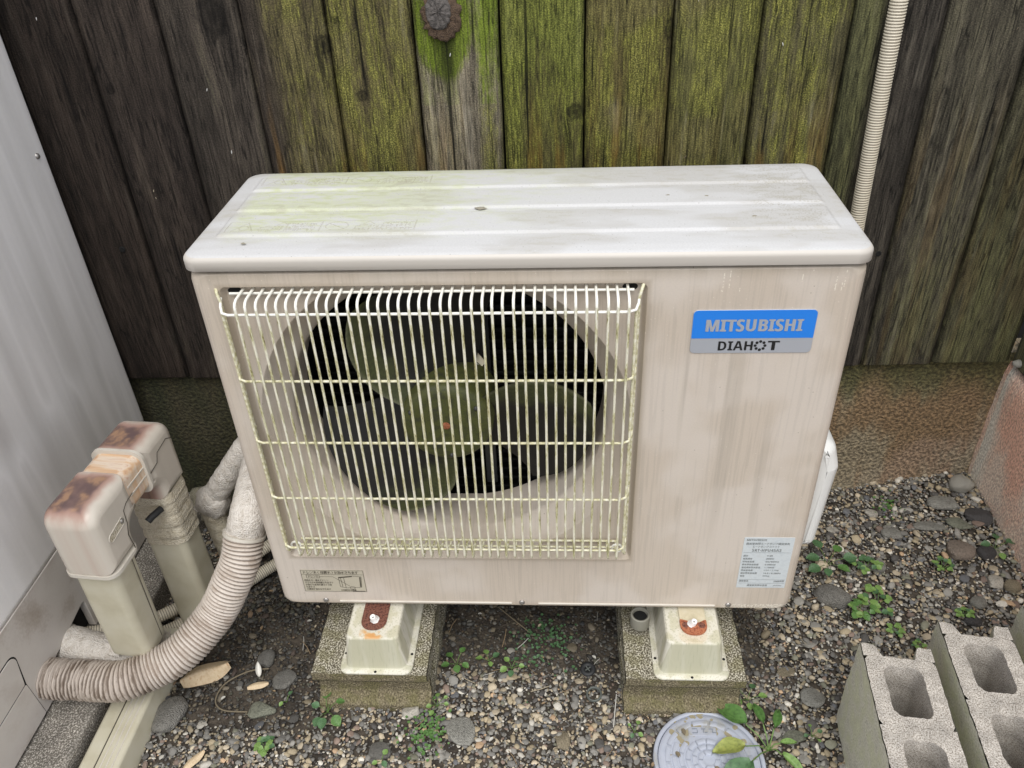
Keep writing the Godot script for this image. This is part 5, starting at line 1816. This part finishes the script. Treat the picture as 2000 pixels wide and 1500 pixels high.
	for q in parts:
		var rows2 := []
		var sd := Vector3(0, 0, 1)
		for i in range(q[0], q[1] + 1):
			var t := (sh[mini(i + 1, sh.size() - 1)] - sh[maxi(i - 1, 0)]).normalized()
			sd = (sd - t * sd.dot(t)).normalized()
			var up := t.cross(sd)
			var row := PackedVector3Array()
			for j in 32:
				var a := TAU * j / 32
				var crush := sm(160.0, 40.0, i)
				var ph := i * 0.0012 / 0.0066 * TAU + crush * 3.0 * nn.get_noise_2d(i * 0.0006 + cos(a) * 0.01, sin(a) * 0.012)
				var rad := 0.0284 + 0.0044 * pow(0.5 + 0.5 * sin(ph), 0.8) + 0.0010 * nn.get_noise_3d(cos(a) * 0.03, sin(a) * 0.03, i * 0.0012)
				rad += crush * 0.0030 * nn.get_noise_3d(cos(a) * 0.05, sin(a) * 0.05, i * 0.0018)
				row.append(sh[i] + (sd * cos(a) + up * sin(a) * (1.0 - 0.03 * crush)) * rad)
			rows2.append(row)
		var hm := MB.new().grid(rows2, true)
		for i in rows2.size():
			for j in 33:
				hm.uv[i * 33 + j] = Vector2(j / 32.0, ((q[0] + i) * 0.0012 / 0.0066) / 16.0)
		obj(q[2], hm.mesh(), M.hose_old if q[2] == "crumpled_end" else M.hose, h)
	obj("ring", MB.new().sweep(PackedVector3Array([sh[cut - 1], sh[cut + 3]]), MB.circle(0.0345, 28), Vector3.RIGHT).mesh(), M.cover, h)
	# the taped sleeve on its upper end
	var ti := PackedVector3Array()
	for i in range(cut, sh.size(), 3):
		ti.append(sh[i])
	taped(h, "taped_sleeve", ti, 0.0305, M.tape_white, 0.0013)

	var p1 := thing("taped_pipe", "white taped pipe lying behind the ribbed hose, going into the cabinet notch", "pipe", Vector3(-0.70, 0.08, 0.03))
	taped(p1, "wrapped_length", even(spline([Vector3(-0.15, 0.022, -0.010), Vector3(-0.09, 0.012, -0.004), Vector3(-0.03, 0.000, 0.004), Vector3(0.04, -0.004, 0.004), Vector3(0.085, 0.004, -0.002)], 8), 0.004), 0.0325, M.tape_white, 0.0016)
	var flap := MB.new().grid([PackedVector3Array([Vector3(-0.012, 0, 0.006), Vector3(0.0, 0.002, 0.012), Vector3(0.016, -0.001, 0.014)]), PackedVector3Array([Vector3(-0.013, 0.006, -0.006), Vector3(0.002, 0.009, -0.004), Vector3(0.014, 0.006, -0.004)])], false, null, Vector3.UP)
	obj("tape_flap", flap.mesh(), M.tape_white, p1, Vector3(0.004, 0.0300, 0.018))
	var p2 := thing("taped_pipe", "white taped pipe with a bulging joint, running down behind the unit's left side", "pipe", Vector3(-0.59, 0.2, -0.21))
	taped(p2, "wrapped_length", even(spline([Vector3(0.165, 0.205, -0.02), Vector3(0.105, 0.150, -0.006), Vector3(0.045, 0.075, 0.0), Vector3(0.004, 0.020, 0.004)], 8), 0.004), 0.0225, M.tape_white, 0.0015)
	taped(p2, "wrapped_length", even(spline([Vector3(-0.006, 0.0, 0.006), Vector3(-0.002, -0.06, 0.010), Vector3(0.006, -0.13, 0.014), Vector3(0.012, -0.205, 0.018)], 8), 0.004), 0.0205, M.tape, 0.0014)
	var jo := MB.new()
	var jr := []
	for i in 13:
		var th := PI * i / 12
		var row := PackedVector3Array()
		for j in 20:
			var ph := TAU * j / 20
			var d := Vector3(sin(th) * cos(ph), cos(th), sin(th) * sin(ph))
			row.append(d * (0.0315 + 0.006 * nn.get_noise_3dv(d * 0.035)) * Vector3(1.0, 1.05, 1.0))
		jr.append(row)
	obj("taped_joint", jo.grid(jr, true).mesh(), M.tape_white, p2, Vector3(0.0, 0.008, 0.004))

	# conduits
	var wavy := [["corrugated_conduit", "slim cream corrugated conduit on the ground, upper one between the duct legs", [Vector3(-0.43, 0.085, -0.30), Vector3(-0.52, 0.045, -0.27), Vector3(-0.60, 0.030, -0.185), Vector3(-0.66, 0.028, -0.115), Vector3(-0.73, 0.035, -0.06), Vector3(-0.81, 0.06, -0.02)], 0.0118],
		["corrugated_conduit", "slim cream corrugated conduit on the ground, nearer one between the duct legs", [Vector3(-0.43, 0.055, -0.25), Vector3(-0.52, 0.022, -0.22), Vector3(-0.59, 0.018, -0.145), Vector3(-0.645, 0.018, -0.085), Vector3(-0.71, 0.022, -0.04), Vector3(-0.80, 0.045, 0.0)], 0.0118],
		["corrugated_conduit", "cream corrugated conduit running up the planks at the right", [Vector3(0.534, 1.14, -0.4255), Vector3(0.534, 1.00, -0.4255), Vector3(0.537, 0.85, -0.4255), Vector3(0.541, 0.70, -0.425), Vector3(0.543, 0.55, -0.42), Vector3(0.52, 0.42, -0.38), Vector3(0.47, 0.36, -0.25)], 0.0130]]
	for q in wavy:
		var at: Vector3 = q[2][2]
		var cp := even(spline(q[2], 12), 0.0009)
		for i in cp.size():
			cp[i] -= at
		var sc := PackedFloat32Array()
		for i in cp.size():
			sc.append(1.0 - 0.11 * (1.0 - pow(0.5 + 0.5 * sin(i * 0.0009 / 0.0042 * TAU), 0.6)))
		var cm := MB.new().sweep(cp, MB.circle(q[3], 16), Vector3(0.3, 0.1, 1), true, sc)
		for i in cp.size():
			for j in 17:
				cm.uv[i * 17 + j] = Vector2(j / 16.0, i * 0.0009 / 0.0042 / 16.0)
		var o2 := obj(q[0], cm.mesh(), M.conduit_ribbed, self, at)
		tag(o2, q[1], "conduit", "cream corrugated conduits" if q[3] < 0.012 else "")
	# dark cable and green wire end behind the duct
	var cb := obj("cable", wire_path([Vector3(0.012, 0.000, -0.032), Vector3(0.009, 0.001, -0.022), Vector3(0.004, 0.0, -0.012), Vector3(0.0, -0.003, -0.006)], 0.0058, 10), M.rubber, self, Vector3(-0.612, G + 0.150, -0.035))
	tag(cb, "short black cable end under the bridge of the upturned duct", "cable")


func lines_3d(parent: Node, called: String, pts: Array, r: float, mt: Material) -> void:
	obj(called, wire_path(pts, r, 5), mt, parent)


func taped(parent: Node, called: String, path: PackedVector3Array, r: float, mt: Material, depth: float) -> void:   # a pipe wound with overlapping tape
	var nf := FastNoiseLite.new()
	nf.frequency = 45.0
	var rows := []
	var sd := Vector3(0.2, 0.3, 1).normalized()
	for i in path.size():
		var t := (path[mini(i + 1, path.size() - 1)] - path[maxi(i - 1, 0)]).normalized()
		sd = (sd - t * sd.dot(t)).normalized()
		var up := t.cross(sd)
		var row := PackedVector3Array()
		for j in 24:
			var a := TAU * j / 24
			var saw := fposmod(i * 0.16 + float(j) / 24, 1.0)
			var d := sd * cos(a) + up * sin(a)
			row.append(path[i] + d * (r + depth * (saw - 0.5) + 0.0013 * nf.get_noise_3dv(path[i] + d * 0.03)))
		rows.append(row)
	var mb := MB.new().grid(rows, true)
	mb.cap(rows[0], (path[0] - path[1]).normalized())
	mb.cap(rows[rows.size() - 1], (path[path.size() - 1] - path[path.size() - 2]).normalized())
	obj(called, mb.mesh(), mt, parent)


# ---------------------------------------------------------------- small things on the ground
func leaf_mesh(round_: float, fold: float) -> ArrayMesh:   # unit length along +z from the stalk, held a little above it
	var rows := []
	for i in 9:
		var t := i / 8.0
		var wdt := pow(sin(PI * pow(lerpf(0.02, 0.985, t), 0.85)), 0.75) * 0.5 * round_
		var r := PackedVector3Array()
		for j in 5:
			var u := (j - 2) / 2.0
			r.append(Vector3(u * wdt, fold * absf(u) * 0.35 + 0.18 * t * (1.0 - t) - 0.10 * t * t + 0.02 * sin(t * 9.0 + u * 3.0), t))
		rows.append(r)
	return MB.new().grid(rows, false, null, Vector3.UP).mesh()


var leaves := []
func weed(called: String, label: String, at: Vector2, n: int, size: float, stalk: float, kind: int, mt: int, spread := 1.0) -> void:
	var w := thing(called, label, "weed", V(at.x, at.y, 0.002), "weeds in the gravel")
	var a0 := rng.randf() * TAU
	for i in n:
		var a := a0 + TAU * i / n + rng.randf_range(-0.35, 0.35)
		var len_ := stalk * rng.randf_range(0.6, 1.2) * spread
		var hgt := stalk * rng.randf_range(0.25, 0.8) + 0.004
		var dir := Vector3(sin(a), 0, cos(a))
		var tip := dir * len_ + Vector3(0, hgt, 0)
		obj("stalk", wire_path([Vector3(0, 0, 0), dir * len_ * 0.5 + Vector3(0, hgt * 0.75, 0), tip], 0.00055, 4), M.leaf_1, w)
		var reps := 3 if kind == 2 else 1
		for q in reps:
			var l := obj("leaf", leaves[kind], M["leaf_%d" % ((mt + (1 if rng.randf() < 0.3 else 0)) % 3)], w, tip)
			l.rotation = Vector3(rng.randf_range(-0.15, 0.25), a + (q - 1) * 2.0 * (1.0 if reps == 3 else 0.0) + (rng.randf_range(-0.3, 0.3)), rng.randf_range(-0.25, 0.25))
			l.scale = Vector3.ONE * size * rng.randf_range(0.75, 1.15)


func plants() -> void:
	leaves = [leaf_mesh(0.85, 0.3), leaf_mesh(0.5, 0.5), leaf_mesh(1.05, 0.3)]
	var L := [["small seedling under the unit, just right of the left concrete block", -0.136, -0.012, 5, 0.016, 0.014, 0, 0], ["pair of pale seedlings in the middle of the gap under the unit", -0.080, -0.021, 4, 0.013, 0.010, 0, 1], ["seedling under the unit left of the black rubber grommet", -0.039, -0.006, 5, 0.013, 0.013, 0, 1],
		["leafy weed at the front left corner of the left concrete block", -0.343, 0.085, 7, 0.018, 0.020, 0, 2], ["dark round-leaved weed against the lower right corner of the unit", 0.562, -0.250, 7, 0.024, 0.024, 0, 2], ["bright trefoil weed among stones right of the unit", 0.629, -0.237, 7, 0.011, 0.020, 2, 1],
		["trefoil weed beside the big round grey stone", 0.590, -0.135, 6, 0.012, 0.020, 2, 0], ["largest trefoil weed in the gravel right of the unit", 0.626, -0.150, 6, 0.012, 0.022, 2, 1], ["four-leaved weed beside the pinkish side wall", 0.872, -0.262, 4, 0.019, 0.016, 0, 1],
		["small weed at the front right corner of the right concrete block", 0.355, 0.047, 5, 0.016, 0.018, 0, 1], ["single pale seedling at the bottom edge of the gravel, left of centre", -0.237, 0.170, 3, 0.012, 0.007, 0, 1], ["tiny weed between the loose blocks and the trefoils", 0.640, -0.090, 5, 0.008, 0.012, 2, 1],
		["tiny weed near the long pale stone by the side wall", 0.764, -0.224, 6, 0.008, 0.014, 2, 1], ["tiny seedling beside the brown dead leaf", -0.418, 0.068, 2, 0.008, 0.008, 0, 1], ["tiny seedling left of the round cover", 0.165, 0.110, 4, 0.008, 0.010, 0, 1], ["tiny bright weed touching the right edge of the left block", -0.160, 0.070, 6, 0.009, 0.014, 0, 1],
		["tiny weed behind the loose block cut off at the right edge", 0.764, -0.123, 5, 0.008, 0.010, 2, 1], ["tiny bright weed at the lower left of the gravel", -0.430, 0.150, 5, 0.010, 0.010, 2, 1], ["tiny weed at the far end of the middle loose block", 0.667, -0.060, 4, 0.007, 0.008, 2, 1], ["small weed in front of the right block by the cover", 0.445, 0.110, 4, 0.008, 0.010, 0, 1]]
	for q in L:
		weed("weed", q[0], Vector2(q[1], q[2]), q[3], q[4], q[5], q[6], q[7])
	# the big plantain beside the round cover
	var w := thing("plantain_weed", "broad-leaved weed with one yellowing leaf hanging over the round cover", "weed", V(0.372, 0.135, 0.002))
	for q in [[-2.35, 0.060, 0.055, 0, 1.1, 0.6], [-2.95, 0.040, 0.040, 0, 0.75, 0.8], [-1.45, 0.052, 0.052, 3, 1.25, 0.55], [-0.85, 0.062, 0.066, 2, 1.2, 0.6], [0.75, 0.028, 0.042, 1, 0.7, 0.4], [1.7, 0.020, 0.028, 1, 0.5, 0.5], [2.75, 0.030, 0.040, 0, 0.8, 0.9]]:
		var dir := Vector3(sin(q[0]), 0, cos(q[0]))
		var tip: Vector3 = dir * q[1] * 0.75 + Vector3(0, 0.022 * q[5] + 0.006, 0)
		obj("stalk", wire_path([Vector3.ZERO, dir * q[1] * 0.35 + Vector3(0, 0.016, 0), tip], 0.0011, 5), M.leaf_1, w)
		var l := obj("leaf", leaves[1] if q[4] < 1.0 else leaves[0], M["leaf_%d" % q[3]], w, tip)
		l.rotation = Vector3(0.12, q[0], rng.randf_range(-0.3, 0.3))
		l.scale = Vector3(q[2] * 0.75, q[2], q[2])
	# creeping green mat
	for spot in [[-0.172, 0.118, 0.045, 130, "mat of tiny creeping weeds in front of the left block"], [0.02, -0.06, 0.07, 150, "dark moss spreading under the unit beside the right block"], [0.713, -0.392, 0.03, 40, "patch of yellow-green moss near the foot of the wall"]]:
		var mm := MultiMesh.new()
		mm.transform_format = MultiMesh.TRANSFORM_3D
		mm.mesh = leaves[2]
		mm.instance_count = spot[3]
		for i in spot[3]:
			var p: Vector2 = Vector2(rng.randfn(), rng.randfn()) * spot[2] * 0.5
			var s := rng.randf_range(0.003, 0.0062)
			mm.set_instance_transform(i, Transform3D(Basis(Vector3.UP, rng.randf() * TAU) * Basis(Vector3.RIGHT, rng.randf_range(-0.5, 0.3)) * Basis.from_scale(Vector3.ONE * s), V(spot[0] + p.x * 0.8, spot[1] + p.y, 0.004 + rng.randf() * 0.006)))
		var o := MultiMeshInstance3D.new()
		o.multimesh = mm
		o.material_override = M.leaf_2 if spot[3] == 150 else M.leaf_0
		o.name = numbered(self, "ground_cover")
		add_child(o, true)
		o.set_meta("label", spot[4])
		o.set_meta("category", "ground cover")
		o.set_meta("kind", "stuff")


func stones() -> void:
	var S := [["big round dark grey stone on the gravel near the unit's lower right corner", 0.552, -0.172, 0.036, 0.026, 0, 0.66, 0], ["smooth oval beige-grey pebble right of the unit", 0.703, -0.317, 0.028, 0.018, 1, 0.6, 0], ["large flat grey stone near the corner of the two walls", 0.822, -0.383, 0.044, 0.022, 1, 0.5, 3], ["greenish grey slab stone beside the black stone", 0.833, -0.325, 0.036, 0.020, 5, 0.45, 5],
		["flat black stone at the foot of the side wall", 0.872, -0.338, 0.035, 0.030, 2, 0.4, 4], ["long pale grey-green stone right of the unit", 0.775, -0.328, 0.042, 0.014, 1, 0.5, 4], ["round flat brownish stone beside the side wall", 0.809, -0.262, 0.032, 0.030, 6, 0.55, 0], ["smooth dark brown pebble between round stone and side wall", 0.853, -0.252, 0.021, 0.020, 2, 0.7, 1],
		["angular grey stone with a white speckled top, right of the unit", 0.652, -0.242, 0.024, 0.020, 1, 0.7, 8], ["white square stone chip beside the unit's white valve cover", 0.596, -0.341, 0.014, 0.011, 4, 0.7, 8], ["pale pinkish pebble near the foot of the wall", 0.680, -0.376, 0.018, 0.014, 4, 0.8, 5], ["white speckled rough stone at the right edge of the gravel", 0.845, -0.187, 0.022, 0.020, 4, 0.7, 7],
		["tan pebble near the right edge, beyond the loose blocks", 0.870, -0.177, 0.018, 0.017, 3, 0.8, 2], ["bluish grey pebble beyond the loose blocks", 0.799, -0.147, 0.019, 0.016, 1, 0.7, 3], ["dark slate pebble beyond the middle loose block", 0.777, -0.112, 0.019, 0.017, 2, 0.7, 4], ["flat triangular slate-grey stone in front of the gap under the unit", -0.116, 0.114, 0.024, 0.034, 1, 0.35, 5],
		["pale granite stone in front of the left concrete block", -0.202, 0.081, 0.020, 0.016, 4, 0.6, 7], ["smooth grey stone at the bottom of the gravel below the left block", -0.243, 0.153, 0.020, 0.017, 0, 0.55, 2], ["yellowish rough stone in front of the gap under the unit", 0.049, 0.129, 0.014, 0.022, 3, 0.6, 6], ["dark grey flat stone left of the left concrete block", -0.439, 0.023, 0.026, 0.021, 0, 0.4, 4],
		["small grey egg-shaped pebble below the unit's lower left corner", -0.478, -0.018, 0.017, 0.020, 0, 0.7, 1], ["large dark grey stone half under the flat duct", -0.612, 0.096, 0.028, 0.040, 0, 0.5, 2], ["light grey stone between the right block and the loose blocks", 0.461, 0.043, 0.024, 0.021, 1, 0.6, 5], ["long tan pebble right of the right concrete block", 0.431, -0.010, 0.019, 0.010, 3, 0.6, 3],
		["olive flat stone beside the broad-leaved weed", 0.415, 0.112, 0.024, 0.014, 5, 0.45, 4], ["greenish stone left of the left block near the hose", -0.455, 0.085, 0.026, 0.020, 5, 0.45, 5]]
	for q in S:
		var o := obj("stone", stone_mesh(q[6], q[7], 16, 10), M["stone_%d" % q[5]], self, V(q[1], q[2], minf(q[3], q[4]) * q[6] * 0.30))
		o.rotation.y = rng.randf_range(-0.4, 0.4)
		o.scale = Vector3(q[3], minf(q[3], q[4]) * 1.05, q[4]) * (0.82 if q[1] > 0.6 else 0.92)
		tag(o, q[0], "stone", "single stones lying on the gravel")


func litter() -> void:
	var c := thing("inspection_cover", "round blue-grey plastic inspection cover in the gravel beside the broad-leaved weed", "drain cover", V(0.276, 0.157, 0.0))
	obj("rim", MB.new().lathe(PackedVector2Array([Vector2(0.0790, 0.004), Vector2(0.0795, 0.0085), Vector2(0.0845, 0.0085), Vector2(0.0860, 0.006), Vector2(0.0865, -0.02)]), 72).mesh(), M.pvc_lid, c)
	obj("plate", MB.new().lathe(PackedVector2Array([Vector2(0.0, 0.0070), Vector2(0.066, 0.0070), Vector2(0.072, 0.0074), Vector2(0.0775, 0.0074), Vector2(0.0783, 0.004), Vector2(0.0790, 0.002)]), 72).mesh(), M.pvc_lid, c)
	# raised ribs: rings of separate bars
	var radii := [0.010, 0.0195, 0.029, 0.0395, 0.050, 0.0605]
	var cnt := [6, 10, 12, 12, 14, 14]
	for k in radii.size():
		for i in cnt[k]:
			var a0: float = TAU * (i + 0.06) / cnt[k] + k * 0.25
			var a1: float = TAU * (i + 0.92) / cnt[k] + k * 0.25
			if k == 4 and sin((a0 + a1) / 2) < -0.62 or k == 3 and sin((a0 + a1) / 2) < -0.75:
				continue
			var rows := []
			for s in [[0.0, 0.0069], [0.0006, 0.0092], [0.0074, 0.0092], [0.0080, 0.0069]]:
				var r := PackedVector3Array()
				for j in 7:
					var a := lerpf(a0, a1, j / 6.0)
					r.append(Vector3(cos(a) * (radii[k] + s[0] - 0.001), s[1], sin(a) * (radii[k] + s[0] - 0.001)))
				rows.append(r)
			obj("raised_pad", MB.new().grid(rows, false, null, Vector3.UP).mesh(), M.pvc_lid, c)
	# a raised name field near the far rim
	obj("raised_pad", MB.new().box(Vector3(-0.004, 0.0076, -0.048), Vector3(0.022, 0.0008, 0.008), 0.0006).mesh(), M.pvc_lid, c)
	var glyphs := MB.new()
	for q in [[-0.018, -0.052, 0.008, 0.001], [-0.018, -0.045, 0.008, 0.001], [-0.014, -0.048, 0.001, 0.004], [-0.004, -0.052, 0.007, 0.001], [-0.004, -0.048, 0.001, 0.005], [0.0, -0.046, 0.004, 0.001], [0.008, -0.052, 0.007, 0.001], [0.010, -0.048, 0.001, 0.005], [0.013, -0.046, 0.005, 0.001]]:
		glyphs.box(Vector3(q[0] + 0.002, 0.0088, q[1]), Vector3(q[2] / 2, 0.0005, q[3] / 2 + 0.0003), 0.0003, null, 1)
	obj("marking", glyphs.mesh(), M.pvc_mark, c)
	for i in 46:   # mud caught between the pads on the far side
		var a := rng.randf_range(-2.6, -0.4)
		var r := rng.randf_range(0.045, 0.078)
		var o := obj("mud_spot", leaves[2] if leaves.size() else leaf_mesh(1.0, 0.1), M.mud, c, Vector3(cos(a) * r, 0.0074, sin(a) * r))
		o.rotation.y = rng.randf() * TAU
		o.scale = Vector3(1, 0.12, 1) * rng.randf_range(0.004, 0.011)
	for q in [[-0.050, -0.012, 0.006, 0.5], [0.006, 0.012, 0.005, 1.2], [-0.035, -0.052, 0.006, 0.2]]:
		var o := obj("fallen_leaf", leaf_mesh(0.6, 0.4), M.twig, self, V(0.276 + q[0], 0.157 + q[1], 0.0088))
		o.rotation.y = q[3]
		o.scale = Vector3.ONE * q[2] * 1.9
		tag(o, ["dark leaf scrap on the left half of the round cover", "dark leaf scrap in the middle of the round cover", "dark leaf scrap near the far rim of the round cover"][[-0.050, 0.006, -0.035].find(q[0])], "leaf")
	# scraps of dry leaf, seed husks and pale dust strewn over the ground
	for kind in 2:
		var mm := MultiMesh.new()
		mm.transform_format = MultiMesh.TRANSFORM_3D
		mm.use_colors = true
		mm.mesh = leaf_mesh(0.55, 0.5) if kind == 0 else wire_path([Vector3(0, 0, -0.5), Vector3(0.04, 0.03, 0.0), Vector3(0, 0, 0.5)], 0.025, 4)
		mm.instance_count = 260 if kind == 0 else 120
		for i in mm.instance_count:
			var x := rng.randf_range(-0.6, 0.88)
			var z := rng.randf_range(-0.44, 0.22)
			var s := rng.randf_range(0.003, 0.010) if kind == 0 else rng.randf_range(0.012, 0.034)
			mm.set_instance_transform(i, Transform3D(Basis(Vector3.UP, rng.randf() * TAU) * Basis(Vector3.RIGHT, rng.randf_range(-0.3, 0.3)) * Basis.from_scale(Vector3.ONE * s), V(x, z, 0.0055)))
			var hue: Color = [Color(0.30, 0.21, 0.12), Color(0.16, 0.11, 0.07), Color(0.45, 0.38, 0.27), Color(0.55, 0.53, 0.48)][rng.randi() % 4]
			mm.set_instance_color(i, hue)
		var o := MultiMeshInstance3D.new()
		o.multimesh = mm
		o.material_override = M.pebble
		o.name = numbered(self, "leaf_litter")
		add_child(o, true)
		o.set_meta("label", ["scraps of dry leaf strewn over the gravel", "thin dry stems strewn over the gravel"][kind])
		o.set_meta("category", "litter")
		o.set_meta("kind", "stuff")
	# rubber bits
	for q in [["rubber_grommet", "black rubber grommet with a cross slot on the ground under the unit", 0.093, -0.005, M.rubber, 0.0045], ["plastic_ring", "dark grey plastic ring on the gravel in front of the gap under the unit", 0.102, 0.044, M.grey_plastic, 0.0100]]:
		var g := thing(q[0], q[1], "ring", V(q[2], q[3], 0.006))
		g.rotation = Vector3(0.15, 0, 0.08)
		var prof := PackedVector2Array()
		for k in 13:
			var a := TAU * k / 12
			prof.append(Vector2((q[5] + 0.0135) / 2 + (0.0135 - q[5]) / 2 * cos(a), 0.0035 * sin(a)))
		obj("ring", MB.new().lathe(prof, 32).mesh(), q[4], g)
		if q[0] == "rubber_grommet":
			obj("web", MB.new().lathe(PackedVector2Array([Vector2(0, 0.0005), Vector2(0.006, 0.0005)]), 16).mesh(), M.hole, g)
			for k in 2:
				obj("bar", MB.new().box(Vector3.ZERO, Vector3(0.0055, 0.0012, 0.0008), 0.0003).mesh(), M.grey_plastic, g, Vector3(0, 0.0012, 0)).rotation.y = 0.6 + k * PI / 2
	# a folded brown leaf, a white petal, twigs and a bent stalk
	var lm := MB.new()
	var rows := []
	for i in 10:
		var t := i / 9.0
		var wd := 0.5 * pow(sin(PI * clampf(0.10 + t * 0.80, 0, 1)), 0.6) * (1.0 if t < 0.95 else 0.8)
		var r := PackedVector3Array()
		for j in 6:
			var u := j / 5.0 * 2.0 - 1.0
			r.append(Vector3(t - 0.5, 0.20 * (1.0 - absf(u)) + 0.07 * sin(t * 5.0) + (0.16 * sm(0.6, 1.0, t) * (1.0 if u > 0 else 0.5)), u * wd * 0.42))
		rows.append(r)
	lm.grid(rows, false, null, Vector3.UP)
	var dl := obj("dead_leaf", lm.mesh(), M.dead_leaf, self, V(-0.570, 0.022, 0.010))
	dl.rotation = Vector3(0.35, 0.42, 0.1)
	dl.scale = Vector3(0.085, 0.10, 0.085)
	tag(dl, "large folded tan dead leaf lying below the ribbed hose", "leaf")
	dl = obj("dead_leaf", lm.mesh(), M.dead_leaf, self, V(-0.475, 0.040, 0.006))
	dl.rotation = Vector3(0.2, 0.3, 0)
	dl.scale = Vector3(0.036, 0.02, 0.030)
	tag(dl, "small curled tan dead leaf beside the white petal", "leaf")
	dl = obj("dead_leaf", lm.mesh(), M.dead_leaf, self, V(-0.537, 0.178, 0.006))
	dl.rotation = Vector3(0.0, 1.0, 0)
	dl.scale = Vector3(0.040, 0.02, 0.035)
	tag(dl, "yellowish dead leaf at the bottom edge left of the gravel", "leaf")
	var pe := obj("white_petal", leaf_mesh(0.55, 0.6), M.petal, self, V(-0.479, 0.022, 0.006))
	pe.rotation = Vector3(-0.75, 3.4, 0.2)
	pe.scale = Vector3(0.018, 0.026, 0.026)
	tag(pe, "white petal standing up in the gravel left of the left block", "petal")
	var tw := obj("bent_stalk", wire_path(Array(spline([Vector3(0.035, 0.006, -0.052), Vector3(0.0, 0.005, -0.046), Vector3(-0.034, 0.003, -0.022), Vector3(-0.040, 0.002, 0.010), Vector3(-0.020, 0.002, 0.028), Vector3(0.022, 0.002, 0.030)], 6)), 0.0013, 6), M.twig, self, V(-0.500, 0.060, 0.004))
	tag(tw, "thin dry stalk bent in an arc on the gravel beside the petal", "stalk")
	tw = obj("twig", wire_path([Vector3(-0.03, 0.004, -0.03), Vector3(0.0, 0.007, 0.0), Vector3(0.03, 0.004, 0.026)], 0.0013, 6), M.twig, self, V(-0.040, -0.105, 0.004))
	tag(tw, "thin twig lying in the dark under the unit", "twig")
	tw = obj("twig", wire_path([Vector3(0.004, 0.003, -0.03), Vector3(0.0, 0.005, 0.0), Vector3(-0.004, 0.003, 0.03)], 0.0008, 5), M.petal, self, V(0.135, 0.075, 0.006))
	tag(tw, "thin pale straw left of the right concrete block", "twig")


func _ready() -> void:
	rng.seed = 20240611
	# camera
	var cam := Camera3D.new()
	cam.name = "camera"
	cam.fov = 2.0 * rad_to_deg(atan(750.0 / 1594.0))
	cam.position = camera_at
	cam.rotation_order = EULER_ORDER_YXZ
	cam.rotation = Vector3(-0.60892, 0.07374, -0.04573)
	cam.near = 0.02
	cam.far = 60.0
	add_child(cam)
	cam.current = true
	# an overcast sky, brighter overhead
	var sky := ProceduralSkyMaterial.new()
	sky.sky_top_color = Color(0.90, 0.92, 0.97)
	sky.sky_horizon_color = Color(0.88, 0.89, 0.90)
	sky.sky_curve = 0.2
	sky.ground_bottom_color = Color(0.30, 0.28, 0.25)
	sky.ground_horizon_color = Color(0.5, 0.49, 0.47)
	sky.sun_angle_max = 1.0
	var env := Environment.new()
	env.background_mode = Environment.BG_SKY
	env.sky = Sky.new()
	env.sky.sky_material = sky
	env.tonemap_mode = Environment.TONE_MAPPER_LINEAR
	env.tonemap_exposure = 1.74
	env.sdfgi_enabled = true
	env.ssao_enabled = true
	env.ssil_enabled = true
	var we := WorldEnvironment.new()
	we.name = "environment"
	we.environment = env
	add_child(we)
	# the sun behind thick cloud, high and behind the camera to the right
	var sun := DirectionalLight3D.new()
	sun.name = "sun"
	sun.light_color = Color(1.0, 0.995, 0.985)
	sun.light_energy = 0.5
	sun.light_angular_distance = 40.0
	sun.shadow_enabled = true
	sun.rotation_degrees = Vector3(-60, 4, 0)
	add_child(sun)

	materials()
	M.burnt_bridge = M.burnt.duplicate()
	M.burnt_bridge.albedo_texture = tones(256, 0.02, 140, [Vector3(178, 140, 118), Vector3(206, 172, 138), Vector3(214, 198, 180), Vector3(190, 150, 126)], 0.2)
	M.burnt_bridge.heightmap_enabled = false
	ground()
	fence()
	cabinet()
	heat_pump()
	feet()
	blocks()
	pipes()
	gravel()
	plants()
	stones()
	litter()
